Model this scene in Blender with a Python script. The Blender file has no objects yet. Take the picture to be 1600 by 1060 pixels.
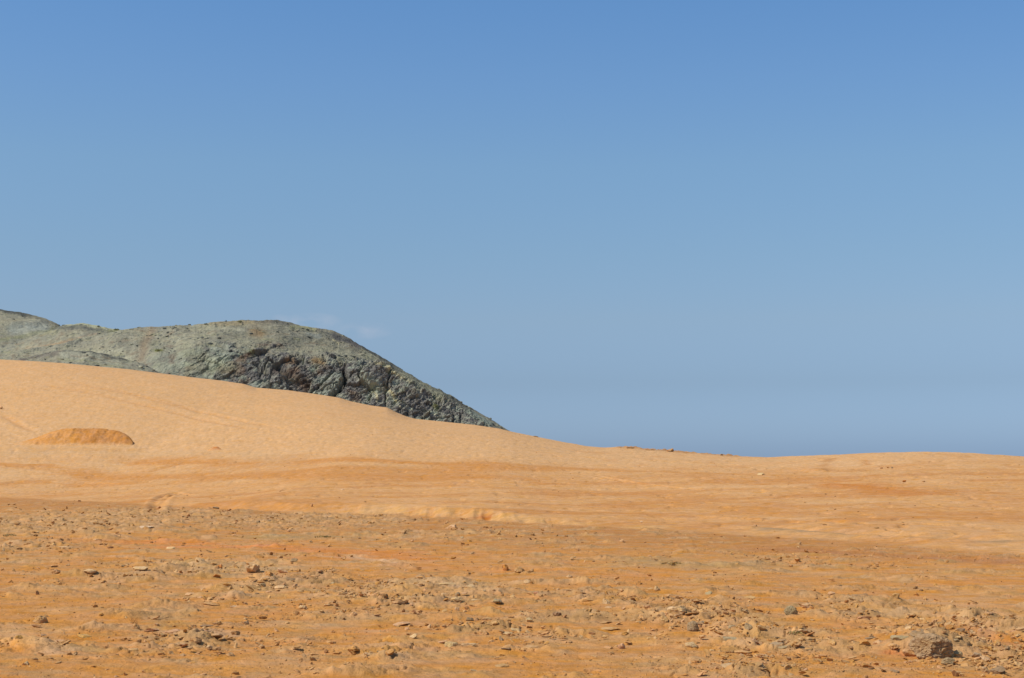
import bpy, math
import numpy as np
from math import radians

# ------------------------------------------------------------------ camera, sky, sun, exposure
scene = bpy.context.scene
COL = scene.collection
F = 2373.0            # focal length in photograph pixels (1600 wide)
HX, HY = 800.0, 735.0 # vanishing point of the level view direction
EYE = 1.6
cam_d = bpy.data.cameras.new('camera')
cam = bpy.data.objects.new('camera', cam_d)
COL.objects.link(cam)
cam.location = (0, 0, EYE)
cam.rotation_euler = (radians(90), 0, 0)
cam_d.sensor_width = 36.0
cam_d.lens = 36.0 * F / 1600.0
cam_d.shift_y = (HY - 530.0) / 1600.0
cam_d.clip_start = 0.5
cam_d.clip_end = 20000
scene.camera = cam

SUN_EL = radians(50)
SUN_AZ = radians(248)      # compass angle clockwise from +Y: over the left shoulder
SKY_STRENGTH = 0.10
SUN_STRENGTH = 4.0

world = bpy.data.worlds.new("World")
scene.world = world
world.use_nodes = True
nt = world.node_tree
nt.nodes.clear()
def N(t, kind, **kw):
    n = t.nodes.new(kind)
    for k, v in kw.items():
        setattr(n, k, v)
    return n
w_out = N(nt, 'ShaderNodeOutputWorld')
w_bg = N(nt, 'ShaderNodeBackground')
w_bg.inputs[1].default_value = SKY_STRENGTH
sky = N(nt, 'ShaderNodeTexSky')
sky.sky_type = 'NISHITA'
sky.sun_disc = False
sky.sun_elevation = SUN_EL
sky.sun_rotation = SUN_AZ
sky.altitude = 0
sky.air_density = 1.0
sky.dust_density = 1.0
sky.ozone_density = 1.0
geo_w = N(nt, 'ShaderNodeTexCoord')
sep = N(nt, 'ShaderNodeSeparateXYZ')
nt.links.new(geo_w.outputs['Generated'], sep.inputs[0])
# dusty lower air: tint of the sky by elevation
ramp = N(nt, 'ShaderNodeValToRGB')
SKY_RAMP = [(0.0, (0.4383, 0.636, 1.1421)), (0.0146, (0.3845, 0.5579, 1.0018)), (0.0568, (0.3546, 0.4517, 0.6823)), (0.0985, (0.438, 0.5046, 0.6346)), (0.1398, (0.4605, 0.5518, 0.6506)), (0.1963, (0.4894, 0.6126, 0.7057)), (0.247, (0.4639, 0.623, 0.7687)), (0.2922, (0.4292, 0.6251, 0.8027)), (0.55, (0.5, 0.6, 0.66)), (1.0, (0.56, 0.6, 0.64))]
el = ramp.color_ramp.elements
while len(el) > 1:
    el.remove(el[-1])
el[0].position = SKY_RAMP[0][0]; el[0].color = (*SKY_RAMP[0][1], 1)
for p_, c_ in SKY_RAMP[1:]:
    e_ = el.new(p_); e_.color = (*c_, 1)
nt.links.new(sep.outputs['Z'], ramp.inputs[0])
mul = N(nt, 'ShaderNodeMix', data_type='RGBA', blend_type='MULTIPLY')
mul.inputs[0].default_value = 1.0
scl = N(nt, 'ShaderNodeVectorMath', operation='SCALE'); scl.inputs['Scale'].default_value = 1.7
nt.links.new(sky.outputs[0], scl.inputs[0])
nt.links.new(scl.outputs[0], mul.inputs[6]); nt.links.new(ramp.outputs[0], mul.inputs[7])
# a thin wisp of cloud low over the headland
def wmath(op, a, b=None, clamp=False):
    m = N(nt, 'ShaderNodeMath', operation=op); m.use_clamp = clamp
    for i, v in enumerate((a, b)):
        if v is None: continue
        if hasattr(v, 'default_value') or hasattr(v, 'is_output'): nt.links.new(v, m.inputs[i])
        else: m.inputs[i].default_value = v
    return m.outputs[0]
def wdir(px, py):
    return ((px - HX) / F, (HY - py) / F)
uu = wmath('DIVIDE', sep.outputs['X'], wmath('MAXIMUM', sep.outputs['Y'], 0.05))
vv = wmath('DIVIDE', sep.outputs['Z'], wmath('MAXIMUM', sep.outputs['Y'], 0.05))
acc = None
for (cx, cy, rx, ry, k) in [(487, 503, 52, 15, 1.0), (566, 517, 52, 15, 0.9), (437, 497, 16, 7, 0.7)]:
    u0, v0 = wdir(cx, cy)
    a = wmath('MULTIPLY', wmath('SUBTRACT', uu, u0), F / rx)
    b = wmath('MULTIPLY', wmath('SUBTRACT', vv, v0), F / ry)
    d = wmath('ADD', wmath('MULTIPLY', a, a), wmath('MULTIPLY', b, b))
    g = wmath('MULTIPLY', wmath('SUBTRACT', 1.0, d, True), k)
    acc = g if acc is None else wmath('ADD', acc, g)
cn = N(nt, 'ShaderNodeTexNoise')
cn.inputs['Scale'].default_value = 55; cn.inputs['Detail'].default_value = 5
cmap = N(nt, 'ShaderNodeMapping'); cmap.inputs['Scale'].default_value = (1, 1, 2.2)
nt.links.new(geo_w.outputs['Generated'], cmap.inputs[0]); nt.links.new(cmap.outputs[0], cn.inputs['Vector'])
cm = wmath('MULTIPLY', acc, wmath('MULTIPLY', wmath('SUBTRACT', cn.outputs[0], 0.34, True), 0.95), True)
front = wmath('GREATER_THAN', sep.outputs['Y'], 0.1)
cm = wmath('MULTIPLY', cm, front)
mixc = N(nt, 'ShaderNodeMix', data_type='RGBA')
mixc.inputs[7].default_value = (5.6, 5.7, 6.6, 1)
nt.links.new(cm, mixc.inputs[0]); nt.links.new(mul.outputs[2], mixc.inputs[6])
nt.links.new(mixc.outputs[2], w_bg.inputs[0]); nt.links.new(w_bg.outputs[0], w_out.inputs[0])

sun_d = bpy.data.lights.new('sun', 'SUN')
sun_d.energy = SUN_STRENGTH
sun_d.angle = radians(0.5)
sun_d.color = (1.0, 0.955, 0.88)
sun = bpy.data.objects.new('sun', sun_d)
COL.objects.link(sun)
sun.rotation_euler = (radians(90) - SUN_EL, 0, radians(180) - SUN_AZ)

scene.view_settings.view_transform = 'Standard'
scene.view_settings.look = 'None'
scene.view_settings.exposure = 0.0
scene.view_settings.gamma = 1.0
scene.view_settings.use_curve_mapping = False

# ------------------------------------------------------------------ noise (numpy)
_rng = np.random.default_rng(7)
PN = 4096
P = _rng.permutation(PN).astype(np.int32)
_a = _rng.random(PN) * 2 * np.pi
G2 = np.stack([np.cos(_a), np.sin(_a)], 1).astype(np.float32)
_g = _rng.normal(size=(PN, 3)); _g /= np.linalg.norm(_g, axis=1)[:, None]
G3 = _g.astype(np.float32)
R4 = _rng.random((PN, 4)).astype(np.float32)
def fade(t): return t * t * t * (t * (t * 6 - 15) + 10)
def per2(x, y, s=0):
    xi = np.floor(x).astype(np.int32); yi = np.floor(y).astype(np.int32)
    xf = (x - xi).astype(np.float32); yf = (y - yi).astype(np.float32)
    u = fade(xf); v = fade(yf)
    def g(i, j):
        h = P[(xi + i + P[(yi + j + s * 131) & (PN - 1)]) & (PN - 1)]
        return G2[h, 0] * (xf - i) + G2[h, 1] * (yf - j)
    a = g(0, 0); b = g(1, 0); c = g(0, 1); d = g(1, 1)
    return (a + u * (b - a)) * (1 - v) + (c + u * (d - c)) * v   # about -0.7..0.7
def fbm2(x, y, o=4, s=0, gain=0.5):
    r = 0; a = 1.0; f = 1.0
    for k in range(o):
        r = r + a * per2(x * f, y * f, s + k * 17); a *= gain; f *= 2.03
    return r
def per3(x, y, z, s=0):
    xi = np.floor(x).astype(np.int32); yi = np.floor(y).astype(np.int32); zi = np.floor(z).astype(np.int32)
    xf = (x - xi).astype(np.float32); yf = (y - yi).astype(np.float32); zf = (z - zi).astype(np.float32)
    u, v, w = fade(xf), fade(yf), fade(zf)
    def g(i, j, k):
        h = P[(xi + i + P[(yi + j + P[(zi + k + s * 131) & (PN - 1)]) & (PN - 1)]) & (PN - 1)]
        return G3[h, 0] * (xf - i) + G3[h, 1] * (yf - j) + G3[h, 2] * (zf - k)
    def l(a, b, t): return a + t * (b - a)
    return l(l(l(g(0,0,0), g(1,0,0), u), l(g(0,1,0), g(1,1,0), u), v), l(l(g(0,0,1), g(1,0,1), u), l(g(0,1,1), g(1,1,1), u), v), w)
def fbm3(x, y, z, o=4, s=0, gain=0.5):
    r = 0; a = 1.0; f = 1.0
    for k in range(o):
        r = r + a * per3(x * f, y * f, z * f, s + k * 17); a *= gain; f *= 2.03
    return r
def wor3(x, y, z, s=0):
    """F1, F2, cell number, offset from the cell's own point."""
    xi = np.floor(x).astype(np.int32); yi = np.floor(y).astype(np.int32); zi = np.floor(z).astype(np.int32)
    f1 = np.full(x.shape, 9.0, np.float32); f2 = f1.copy(); cid = np.zeros(x.shape, np.int32)
    off = np.zeros(x.shape + (3,), np.float32)
    for i in (-1, 0, 1):
        for j in (-1, 0, 1):
            for k in (-1, 0, 1):
                h = P[(xi + i + P[(yi + j + P[(zi + k + s * 131) & (PN - 1)]) & (PN - 1)]) & (PN - 1)]
                dx = x - (xi + i + R4[h, 0]); dy = y - (yi + j + R4[h, 1]); dz = z - (zi + k + R4[h, 2])
                d = dx * dx + dy * dy + dz * dz
                m = d < f1
                f2 = np.where(m, f1, np.minimum(f2, d)); f1 = np.where(m, d, f1); cid = np.where(m, h, cid)
                off[..., 0] = np.where(m, dx, off[..., 0]); off[..., 1] = np.where(m, dy, off[..., 1]); off[..., 2] = np.where(m, dz, off[..., 2])
    return np.sqrt(f1), np.sqrt(f2), cid, off
def wor2(x, y, s=0):
    xi = np.floor(x).astype(np.int32); yi = np.floor(y).astype(np.int32)
    f1 = np.full(x.shape, 9.0, np.float32); f2 = f1.copy(); cid = np.zeros(x.shape, np.int32)
    ox = np.zeros(x.shape, np.float32); oy = ox.copy()
    for i in (-1, 0, 1):
        for j in (-1, 0, 1):
            h = P[(xi + i + P[(yi + j + s * 131) & (PN - 1)]) & (PN - 1)]
            dx = (x - (xi + i + R4[h, 0])).astype(np.float32); dy = (y - (yi + j + R4[h, 1])).astype(np.float32)
            d = dx * dx + dy * dy; m = d < f1
            f2 = np.where(m, f1, np.minimum(f2, d)); f1 = np.where(m, d, f1); cid = np.where(m, h, cid)
            ox = np.where(m, dx, ox); oy = np.where(m, dy, oy)
    return np.sqrt(f1), np.sqrt(f2), cid, ox, oy
def sstep(a, b, x):
    t = np.clip((x - a) / (b - a), 0, 1)
    return t * t * (3 - 2 * t)
def lin(c):
    c = np.asarray(c, float) / 255.0
    return np.where(c <= 0.04045, c / 12.92, ((c + 0.055) / 1.055) ** 2.4)
def mixc_(a, b, t):
    return a + (b - a) * t[..., None]
def poly_dist(X, Y, pts):
    """distance to a polyline, and the share of its length at the nearest point"""
    best = np.full(X.shape, 1e9, np.float32); tt = np.zeros(X.shape, np.float32)
    n = len(pts) - 1
    for i in range(n):
        ax, ay = pts[i]; bx, by = pts[i + 1]
        dx, dy = bx - ax, by - ay
        t = np.clip(((X - ax) * dx + (Y - ay) * dy) / (dx * dx + dy * dy + 1e-9), 0, 1)
        d = np.hypot(X - ax - t * dx, Y - ay - t * dy)
        m = d < best
        best = np.where(m, d, best); tt = np.where(m, (i + t) / n, tt)
    return best, tt

# ------------------------------------------------------------------ lie of the land
CREST = np.array([(-900, 545), (-400, 548), (-100, 557), (0, 562), (60, 565), (100, 568), (200, 577), (300, 590), (345, 595), (380, 600), (400, 606),
    (450, 610), (500, 617), (530, 622), (550, 628), (580, 634), (605, 637), (620, 645), (635, 651), (650, 655), (700, 660), (740, 664),
    (780, 670), (800, 675), (835, 682), (880, 691), (920, 698), (945, 700), (965, 699), (990, 700), (1010, 702.5), (1040, 704.5), (1080, 708),
    (1100, 709.5), (1160, 714), (1200, 715), (1250, 713), (1290, 712), (1330, 710), (1365, 708), (1400, 707.5), (1450, 706.5),
    (1500, 708), (1550, 711), (1600, 714), (1700, 718), (1900, 720), (2400, 724)], float)
CREST_D = np.array([(-900, 185), (0, 175), (400, 165), (650, 155), (800, 146), (1000, 138), (1200, 126), (1450, 114), (1600, 107), (2400, 100)], float)
# edge between the stony flat and the sand, as a line on the ground (x, y)
EDGE_PX = [(-200, 772), (0, 777), (200, 786), (340, 796), (450, 801), (600, 804), (750, 812), (870, 820), (950, 824), (1100, 832), (1250, 842), (1400, 852), (1600, 866), (1800, 875)]
_e = np.array([((px - HX) / F * (EYE * F / (py - HY)), EYE * F / (py - HY)) for px, py in EDGE_PX])
def edge_y(x):
    return np.interp(x, _e[:, 0], _e[:, 1])
_gx = np.arange(-1100, 2600, 2.0)
_gc = np.interp(_gx, CREST[:, 0], CREST[:, 1])
_kk = np.exp(-0.5 * (np.arange(-90, 91) * 2.0 / 55) ** 2); _kk /= _kk.sum()
_gs = np.convolve(np.pad(_gc, 90, mode='edge'), _kk, mode='valid')
def macro(x, y):
    ys = np.maximum(y, 12.0)
    px = HX + F * x / ys
    yb = edge_y(x)
    yb = np.minimum(yb, 88)
    yc = np.interp(px, CREST_D[:, 0], CREST_D[:, 1])
    s0 = np.clip((y - yb) / np.maximum(yc - yb, 5), 0, 1)
    cps = np.interp(px, _gx, _gs)
    cp = cps + (np.interp(px, _gx, _gc) - cps) * sstep(.80, .99, s0)
    zc = EYE + (HY - cp) / F * yc
    bank = np.interp(x, [-22, -13, -11, -1, 1.5, 5], [.05, .15, .33, .30, .14, .04]) * sstep(0.0, 2.6 + np.maximum(x, 0) * .6, y - yb + 0.6 * fbm2(x / 1.5, y / 4.0, 3, 5))
    T = (zc - bank) / yc
    s = np.clip((y - yb) / np.maximum(yc - yb, 5), 0, 1)
    g = np.where(s < 1, (s * s * (3 - 2 * s)) * 0.75 + 0.25 * (1 - (1 - s) ** 2) * s ** 0.5, 1.0)
    z = bank + y * T * g
    over = np.maximum(y - yc, 0)
    fall = zc + T * over - 0.004 * over ** 2
    o1 = (T + 0.13) / 0.008
    fall = np.where(over > o1, zc + T * o1 - 0.004 * o1 ** 2 - 0.13 * (over - o1), fall)
    z = np.where(y > yc, np.maximum(fall, -0.8), z)
    z = np.where(y < 10, 0.0, z)
    return z, (y - yb)
def at_flat(px, py):
    """ground point seen at this place of the photograph, on the smooth lie of the land"""
    ys = np.exp(np.linspace(np.log(6), np.log(190), 700))
    xs = (px - HX) / F * ys
    z, _ = macro(xs, ys)
    pr = HY - F * (z - EYE) / ys
    i = int(np.argmax(pr <= py))
    if pr[i] > py: i = len(ys) - 1
    if i > 0:
        t = (pr[i - 1] - py) / max(pr[i - 1] - pr[i], 1e-6)
        y = ys[i - 1] + t * (ys[i] - ys[i - 1])
    else: y = ys[0]
    return (px - HX) / F * y, y
# wheel tracks on the sand
TRACKS = [([(235, 800), (243, 785), (256, 773), (275, 769), (300, 775)], 0.16), ([(243, 803), (252, 788), (262, 777), (278, 772)], 0.16),
    ([(0, 731), (60, 728), (130, 726)], 0.2), ([(0, 757), (30, 753), (130, 755), (200, 757)], 0.25),
    ([(60, 600), (160, 618), (290, 650), (400, 672)], 0.25), ([(110, 598), (210, 618), (330, 647), (430, 668)], 0.25), ([(160, 605), (270, 630), (400, 662)], 0.2),
    ([(0, 650), (10, 652), (30, 664), (50, 672)], 0.3), ([(300, 697), (350, 691), (400, 690)], 0.25), ([(230, 738), (290, 722), (330, 722)], 0.3),
    ([(1180, 822), (1260, 828), (1340, 834), (1460, 840), (1560, 848)], 0.45), ([(930, 745), (1010, 757), (1100, 766)], 0.15),
    ([(1080, 806), (1200, 812), (1330, 816)], 0.25), ([(830, 705), (930, 716), (1080, 724), (1190, 728)], 0.3), ([(520, 721), (680, 727), (800, 722)], 0.3)]
TRACKW = [([at_flat(*p) for p in pl], w) for pl, w in TRACKS]
MOUND_C = at_flat(115, 697)
def rub_list():
    out = []
    for (px, py, hw, hh, k) in [(150, 812, 260, 26, 1.0), (480, 812, 190, 17, 1.0), (300, 890, 130, 18, .8), (700, 835, 200, 14, .5), (640, 925, 190, 26, .9), (500, 905, 130, 14, .8),
        (1090, 960, 120, 30, .9), (1170, 990, 90, 26, 1.0), (1400, 965, 130, 26, .9), (1490, 1010, 110, 40, 1.2), (1560, 1042, 60, 26, 1.2), (315, 1000, 80, 24, .6),
        (570, 1018, 70, 12, .5), (1260, 1012, 120, 22, .8), (60, 1008, 90, 18, .5), (930, 925, 100, 20, .5), (900, 965, 90, 16, .4), (90, 850, 130, 24, .6),
        (350, 935, 60, 16, .5), (1300, 870, 250, 14, .3), (1560, 985, 80, 30, .8), (780, 985, 120, 22, .4), (1160, 1046, 120, 12, .4), (60, 900, 120, 18, .3), (430, 915, 50, 18, .8)]:
        x, y = at_flat(px, py)
        _, y0 = at_flat(px, py - hh); _, y1 = at_flat(px, py + hh)
        out.append((x, y, hw / F * y, max((y0 - y1) / 2, .3), k))
    return out
RUBBLE = rub_list()
def rubble_mask(x, y):
    m = np.zeros(np.shape(x), np.float32)
    for (cx, cy, rx, ry, k) in RUBBLE:
        m = np.maximum(m, k * np.exp(-1.2 * (((x - cx) / rx) ** 2 + ((y - cy) / ry) ** 2)))
    return m
HUMP = at_flat(1432, 1014)
SCARPS = [([at_flat(1285, 757), at_flat(1340, 762), at_flat(1390, 769), at_flat(1450, 777)], 1, .32), ([at_flat(1262, 741), at_flat(1300, 738), at_flat(1345, 740)], 1, .30)]
def ground(x, y, full=False):
    """height of the ground; with full also the masks that colour it"""
    x = np.asarray(x, np.float32); y = np.asarray(y, np.float32)
    z, dE = macro(x, y)
    stony = 1 - sstep(-1.5, 0.8, dE + 0.8 * fbm2(x / 2.5, y / 3, 3, 9))
    far = sstep(150, 230, y)
    near = 1 - sstep(60, 100, y)
    rub = rubble_mask(x, y)
    w = fbm2(x / 0.9, y / 0.9, 4, 3)
    swell = fbm2(x / 6.5, y / 8.0, 3, 1)
    ridged = 1 - np.abs(fbm2(x / 1.9 + 0.3 * w, y / 1.1, 3, 21)) * 2.2
    # weathered bedrock plates standing a few centimetres proud of the sand
    pn = fbm2(x / 1.6 + .25 * w, y / 1.0 + .15 * w, 4, 33) + 0.25 * rub + 0.12 * fbm2(x / 7, y / 7, 2, 35)
    plate = sstep(0.10, 0.30, pn)
    tn = np.clip(pn, 0, 1.2) * 9
    ter = (np.floor(tn) + sstep(0.62, 0.98, tn - np.floor(tn))) / 9
    rough = fbm2(x / 0.28, y / 0.28, 3, 51)
    fine = fbm2(x / 0.075, y / 0.075, 2, 55)
    h = stony * (0.075 * swell + 0.05 * w * (0.4 + plate) + 0.09 * ter * (0.35 + 0.65 * sstep(0, .6, rub)) + 0.020 * rough * (0.5 + plate + rub) + 0.010 * fine * (0.4 + plate + rub) * (y < 32))
    # broken slabs and half-buried blocks that belong to the bedrock
    q_ = np.clip(sstep(.30, .75, rub + .55 * w) + .6 * plate * sstep(.0, .35, w), 0, 1) * stony
    blk = np.zeros(x.shape, np.float32); tone = np.zeros(x.shape, np.float32)
    mm = (q_ > .01) & (y > 9) & (y < 62)
    if mm.any():
        xm, ym = x[mm], y[mm]; wx = .35 * w[mm]
        g1, g2, ci, ox, oy = wor2(xm / .30 + wx, ym / .42 + wx, 3)
        h1, h2, cj, px_, py_ = wor2(xm / .13 + 2 * wx, ym / .20 + wx, 4)
        up = R4[ci, 2]; t1 = (R4[ci, 3] > .45)
        b1 = t1 * (.006 + .040 * up * up + .05 * (R4[ci, 0] - .5) * ox + .06 * (R4[ci, 1] - .2) * oy) * sstep(.02, .14, g2 - g1)
        b2 = (R4[cj, 3] > .55) * (.005 + .020 * R4[cj, 2]) * sstep(.03, .16, h2 - h1)
        blk[mm] = np.maximum(b1, b2) * q_[mm]
        tone[mm] = (R4[ci, 1] - .5) * t1 + .6 * (R4[cj, 1] - .5) - .9 * (1 - sstep(0, .07, g2 - g1)) * t1
    ca_, sa_ = math.cos(.42), math.sin(.42)
    # the low rubble hump that carries the big boulder
    z = z + .15 * np.exp(-((x - HUMP[0]) / .42) ** 2 - ((y - HUMP[1] - .25) / .38) ** 2) * (1 + .8 * w)
    # narrow clefts
    cl1 = np.abs(fbm2(x / .8, y / .8, 4, 58)); cl = (1 - sstep(0, .035, cl1)) * sstep(.05, .5, w + .6 * rub + .3 * plate)
    strata = fbm2((x * ca_ - y * sa_) / 2.4, (x * sa_ + y * ca_) / .20, 3, 57)
    h = h + blk + .022 * strata * stony * (.3 + plate) * (y < 40) - .035 * cl * stony * (y < 19)
    K_extra = (q_, tone - .7 * cl * (y < 26), strata)  # clefts darkened in the colour as well, imitating crack shade
    sand = (1 - stony)
    sw = sand * sstep(0, 6, dE)
    rip = fbm2(x / 5.0, y / 2.2, 4, 61)
    big = fbm2(x / 16.0, y / 9.0, 3, 65)
    rugged = sstep(0.0, 0.35, fbm2(x / 12, y / 8, 3, 71) + .15 * (y < 90))
    h = h + sand * (0.012 * rip + 0.006 * rough + 0.030 * rugged * w) + sw * (0.10 * big) * (1 - sstep(90, 130, y))
    h = h + sand * sw * (.05 * np.abs(fbm2(x / 2.2, y / 4.0, 4, 67)) * sstep(2, 14, x) - .05 * sstep(.26, .42, fbm2(x / .9, y / 1.4, 2, 69)) * (y < 130))
    for pl, wd, hh in SCARPS:
        a = np.array(pl); m = (np.abs(x - a[:, 0].mean()) < 16) & (y > a[:, 1].min() - 12) & (y < a[:, 1].max() + 12)
        if not m.any(): continue
        yl = np.interp(x[m], a[:, 0], a[:, 1]) + 1.2 * fbm2(x[m] / 1.4, y[m] / 3, 3, 99)
        en = sstep(a[0, 0], a[0, 0] + 1.5, x[m]) * (1 - sstep(a[-1, 0] - 2.0, a[-1, 0], x[m]))
        h[m] = h[m] + hh * en * (sstep(-.5, .7, y[m] - yl) - sstep(1.5, 9.0, y[m] - yl))
    # gullies cut in the lip of the bank
    lip = np.exp(-((dE - 1.0) / 1.3) ** 2) * sstep(-9, -4, x) * (1 - sstep(3, 6, x))
    gul = np.clip(fbm2(x / 0.55, y / 5.0, 3, 81) * 1.8, -1, 1)
    h = h + lip * 0.085 * gul * sstep(-.35, .25, fbm2(x / 3, y / 3, 2, 83))
    ys_ = np.maximum(y, 12); pxx = HX + F * x / ys_; ycc = np.interp(pxx, CREST_D[:, 0], CREST_D[:, 1])
    crag = sstep(955, 975, pxx) * (1 - sstep(1140, 1170, pxx)) * np.exp(-((y - ycc - 2) / 5) ** 2)
    h = h + crag * (.28 * np.abs(fbm2(x / 1.1, y / 1.6, 4, 95, .6)) - .04)
    trk = np.zeros(x.shape, np.float32)
    for pl, wd in TRACKW:
        a = np.array(pl); x0, y0 = a.min(0) - 2; x1, y1 = a.max(0) + 2
        m = (x > x0) & (x < x1) & (y > y0) & (y < y1)
        if not m.any(): continue
        d, t = poly_dist(x[m], y[m], pl)
        wv = 1 + 0.5 * fbm2(x[m] / 1.2, y[m] / 1.2, 2, 91)
        e = sstep(0, .1, t) * (1 - sstep(.9, 1, t)) * .8 + .2
        gv = np.exp(-(d / (wd * wv)) ** 2) * e
        bermv = np.exp(-((d - 2.2 * wd) / (wd)) ** 2) * e
        trk[m] = np.maximum(trk[m], gv)
        h[m] = h[m] - 0.09 * gv + 0.04 * bermv
    z = z + h * (1 - far)
    z = np.where(far > 0, z + far * 0.15 * swell, z)
    if not full: return z
    return z, dict(dE=dE, stony=stony, plate=plate, pn=pn, rub=rub, w=w, swell=swell, rough=rough, fine=fine, rip=rip, big=big, rugged=rugged, trk=trk, lip=lip, gul=gul, ridged=ridged, blkm=K_extra[0], tone=K_extra[1], strata=K_extra[2], crag=crag)
def at(px, py):
    """point of the real ground seen at this place of the photograph"""
    ys = np.exp(np.linspace(np.log(8), np.log(185), 900))
    xs = (px - HX) / F * ys
    z = ground(xs, ys)
    pr = HY - F * (z - EYE) / ys
    ok = pr <= py
    i = int(np.argmax(ok)) if ok.any() else int(np.argmin(pr))
    return float(xs[i]), float(ys[i]), float(z[i])

# ------------------------------------------------------------------ mesh and material helpers
def grid_mesh(name, V, C=None, smooth=True):
    nr, nc = V.shape[:2]
    me = bpy.data.meshes.new(name)
    idx = np.arange(nr * nc, dtype=np.int32).reshape(nr, nc)
    q = np.stack([idx[:-1, :-1], idx[:-1, 1:], idx[1:, 1:], idx[1:, :-1]], -1).reshape(-1, 4)
    me.vertices.add(nr * nc); me.vertices.foreach_set('co', np.ascontiguousarray(V.reshape(-1), np.float32))
    me.loops.add(q.size); me.loops.foreach_set('vertex_index', q.reshape(-1))
    me.polygons.add(len(q)); me.polygons.foreach_set('loop_start', np.arange(0, q.size, 4, dtype=np.int32))
    me.polygons.foreach_set('loop_total', np.full(len(q), 4, np.int32))
    me.polygons.foreach_set('use_smooth', np.full(len(q), smooth, bool))
    if C is not None: add_col(me, C.reshape(-1, 3))
    me.update(calc_edges=True)
    return me
def tri_mesh(name, V, T, C=None, smooth=False):
    me = bpy.data.meshes.new(name)
    V = np.ascontiguousarray(V, np.float32); T = np.ascontiguousarray(T, np.int32)
    me.vertices.add(len(V)); me.vertices.foreach_set('co', V.reshape(-1))
    me.loops.add(T.size); me.loops.foreach_set('vertex_index', T.reshape(-1))
    me.polygons.add(len(T)); me.polygons.foreach_set('loop_start', np.arange(0, T.size, 3, dtype=np.int32))
    me.polygons.foreach_set('loop_total', np.full(len(T), 3, np.int32))
    me.polygons.foreach_set('use_smooth', np.full(len(T), smooth, bool))
    if C is not None: add_col(me, C)
    me.update(calc_edges=True)
    return me
def add_col(me, C):
    a = me.color_attributes.new('Col', 'FLOAT_COLOR', 'POINT')
    c4 = np.ones((len(C), 4), np.float32); c4[:, :3] = np.clip(C, 0.003, 0.9)
    a.data.foreach_set('color', c4.reshape(-1))
def link(me, name, mat, parent=None, loc=(0, 0, 0), **props):
    o = bpy.data.objects.new(name, me)
    COL.objects.link(o)
    if mat and not me.materials: me.materials.append(mat)
    o.location = loc
    if parent: o.parent = parent
    for k, v in props.items(): o[k] = v
    return o
def material(name, source='attr', scale=3.0, amount=0.25, bumps=((12.0, 0.02), (60.0, 0.006)), rough=0.95, stretch=(1, 1, 1), speck=0.0):
    m = bpy.data.materials.new(name); m.use_nodes = True
    t = m.node_tree; t.nodes.clear()
    out = N(t, 'ShaderNodeOutputMaterial'); b = N(t, 'ShaderNodeBsdfPrincipled')
    b.inputs['Roughness'].default_value = rough
    b.inputs['Specular IOR Level'].default_value = 0.15
    t.links.new(b.outputs[0], out.inputs[0])
    tc = N(t, 'ShaderNodeTexCoord'); mp = N(t, 'ShaderNodeMapping'); mp.inputs['Scale'].default_value = stretch
    t.links.new(tc.outputs['Object'], mp.inputs[0])
    if source == 'attr':
        c = N(t, 'ShaderNodeAttribute', attribute_name='Col').outputs['Color']
    else:
        c = N(t, 'ShaderNodeObjectInfo').outputs['Color']
    def noise(s, d=4, r=0.6):
        n = N(t, 'ShaderNodeTexNoise'); n.inputs['Scale'].default_value = s; n.inputs['Detail'].default_value = d
        n.inputs['Roughness'].default_value = r
        t.links.new(mp.outputs[0], n.inputs['Vector']); return n.outputs[0]
    n1 = noise(scale, 8, 0.72)
    mr = N(t, 'ShaderNodeMapRange'); mr.inputs[1].default_value = 0.3; mr.inputs[2].default_value = 0.7
    mr.inputs[3].default_value = 1 - amount; mr.inputs[4].default_value = 1 + amount
    t.links.new(n1, mr.inputs[0])
    mx = N(t, 'ShaderNodeVectorMath', operation='SCALE')
    t.links.new(c, mx.inputs[0]); t.links.new(mr.outputs[0], mx.inputs['Scale'])
    # slow drift of hue between warm and grey
    n2 = noise(scale * 0.37, 5, 0.65)
    mr2 = N(t, 'ShaderNodeMapRange'); mr2.inputs[1].default_value = 0.35; mr2.inputs[2].default_value = 0.65
    mr2.inputs[3].default_value = -0.5; mr2.inputs[4].default_value = 0.5
    t.links.new(n2, mr2.inputs[0])
    hs = N(t, 'ShaderNodeHueSaturation')
    ms = N(t, 'ShaderNodeMath', operation='MULTIPLY_ADD'); ms.inputs[1].default_value = 0.14; ms.inputs[2].default_value = 1.0
    t.links.new(mr2.outputs[0], ms.inputs[0]); t.links.new(ms.outputs[0], hs.inputs['Saturation'])
    t.links.new(mx.outputs[0], hs.inputs['Color'])
    t.links.new(hs.outputs[0], b.inputs['Base Color'])
    prev = None
    for s, d in bumps:
        bn = N(t, 'ShaderNodeBump'); bn.inputs['Distance'].default_value = d; bn.inputs['Strength'].default_value = 1.0
        t.links.new(noise(s, 6, 0.65), bn.inputs['Height'])
        if prev: t.links.new(prev, bn.inputs['Normal'])
        prev = bn.outputs[0]
    if prev: t.links.new(prev, b.inputs['Normal'])
    return m
M_GROUND = material('sandy_ground', scale=5.0, amount=0.15, bumps=((3.0, 0.026), (13.0, 0.026), (50.0, 0.008)), stretch=(1, 1, 1))
M_HILL = material('weathered_hill_rock', scale=0.5, amount=0.26, bumps=((0.5, 0.6), (2.2, 0.22)))
M_ROCK = material('desert_rock', source='obj', scale=9.0, amount=0.28, bumps=((9.0, 0.008), (40.0, 0.002)))
M_GRAVEL = material('stone_chips', scale=12, amount=0.15, bumps=((40.0, 0.004),))
M_PLANT = material('plant', scale=12, amount=0.15, bumps=())

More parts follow.
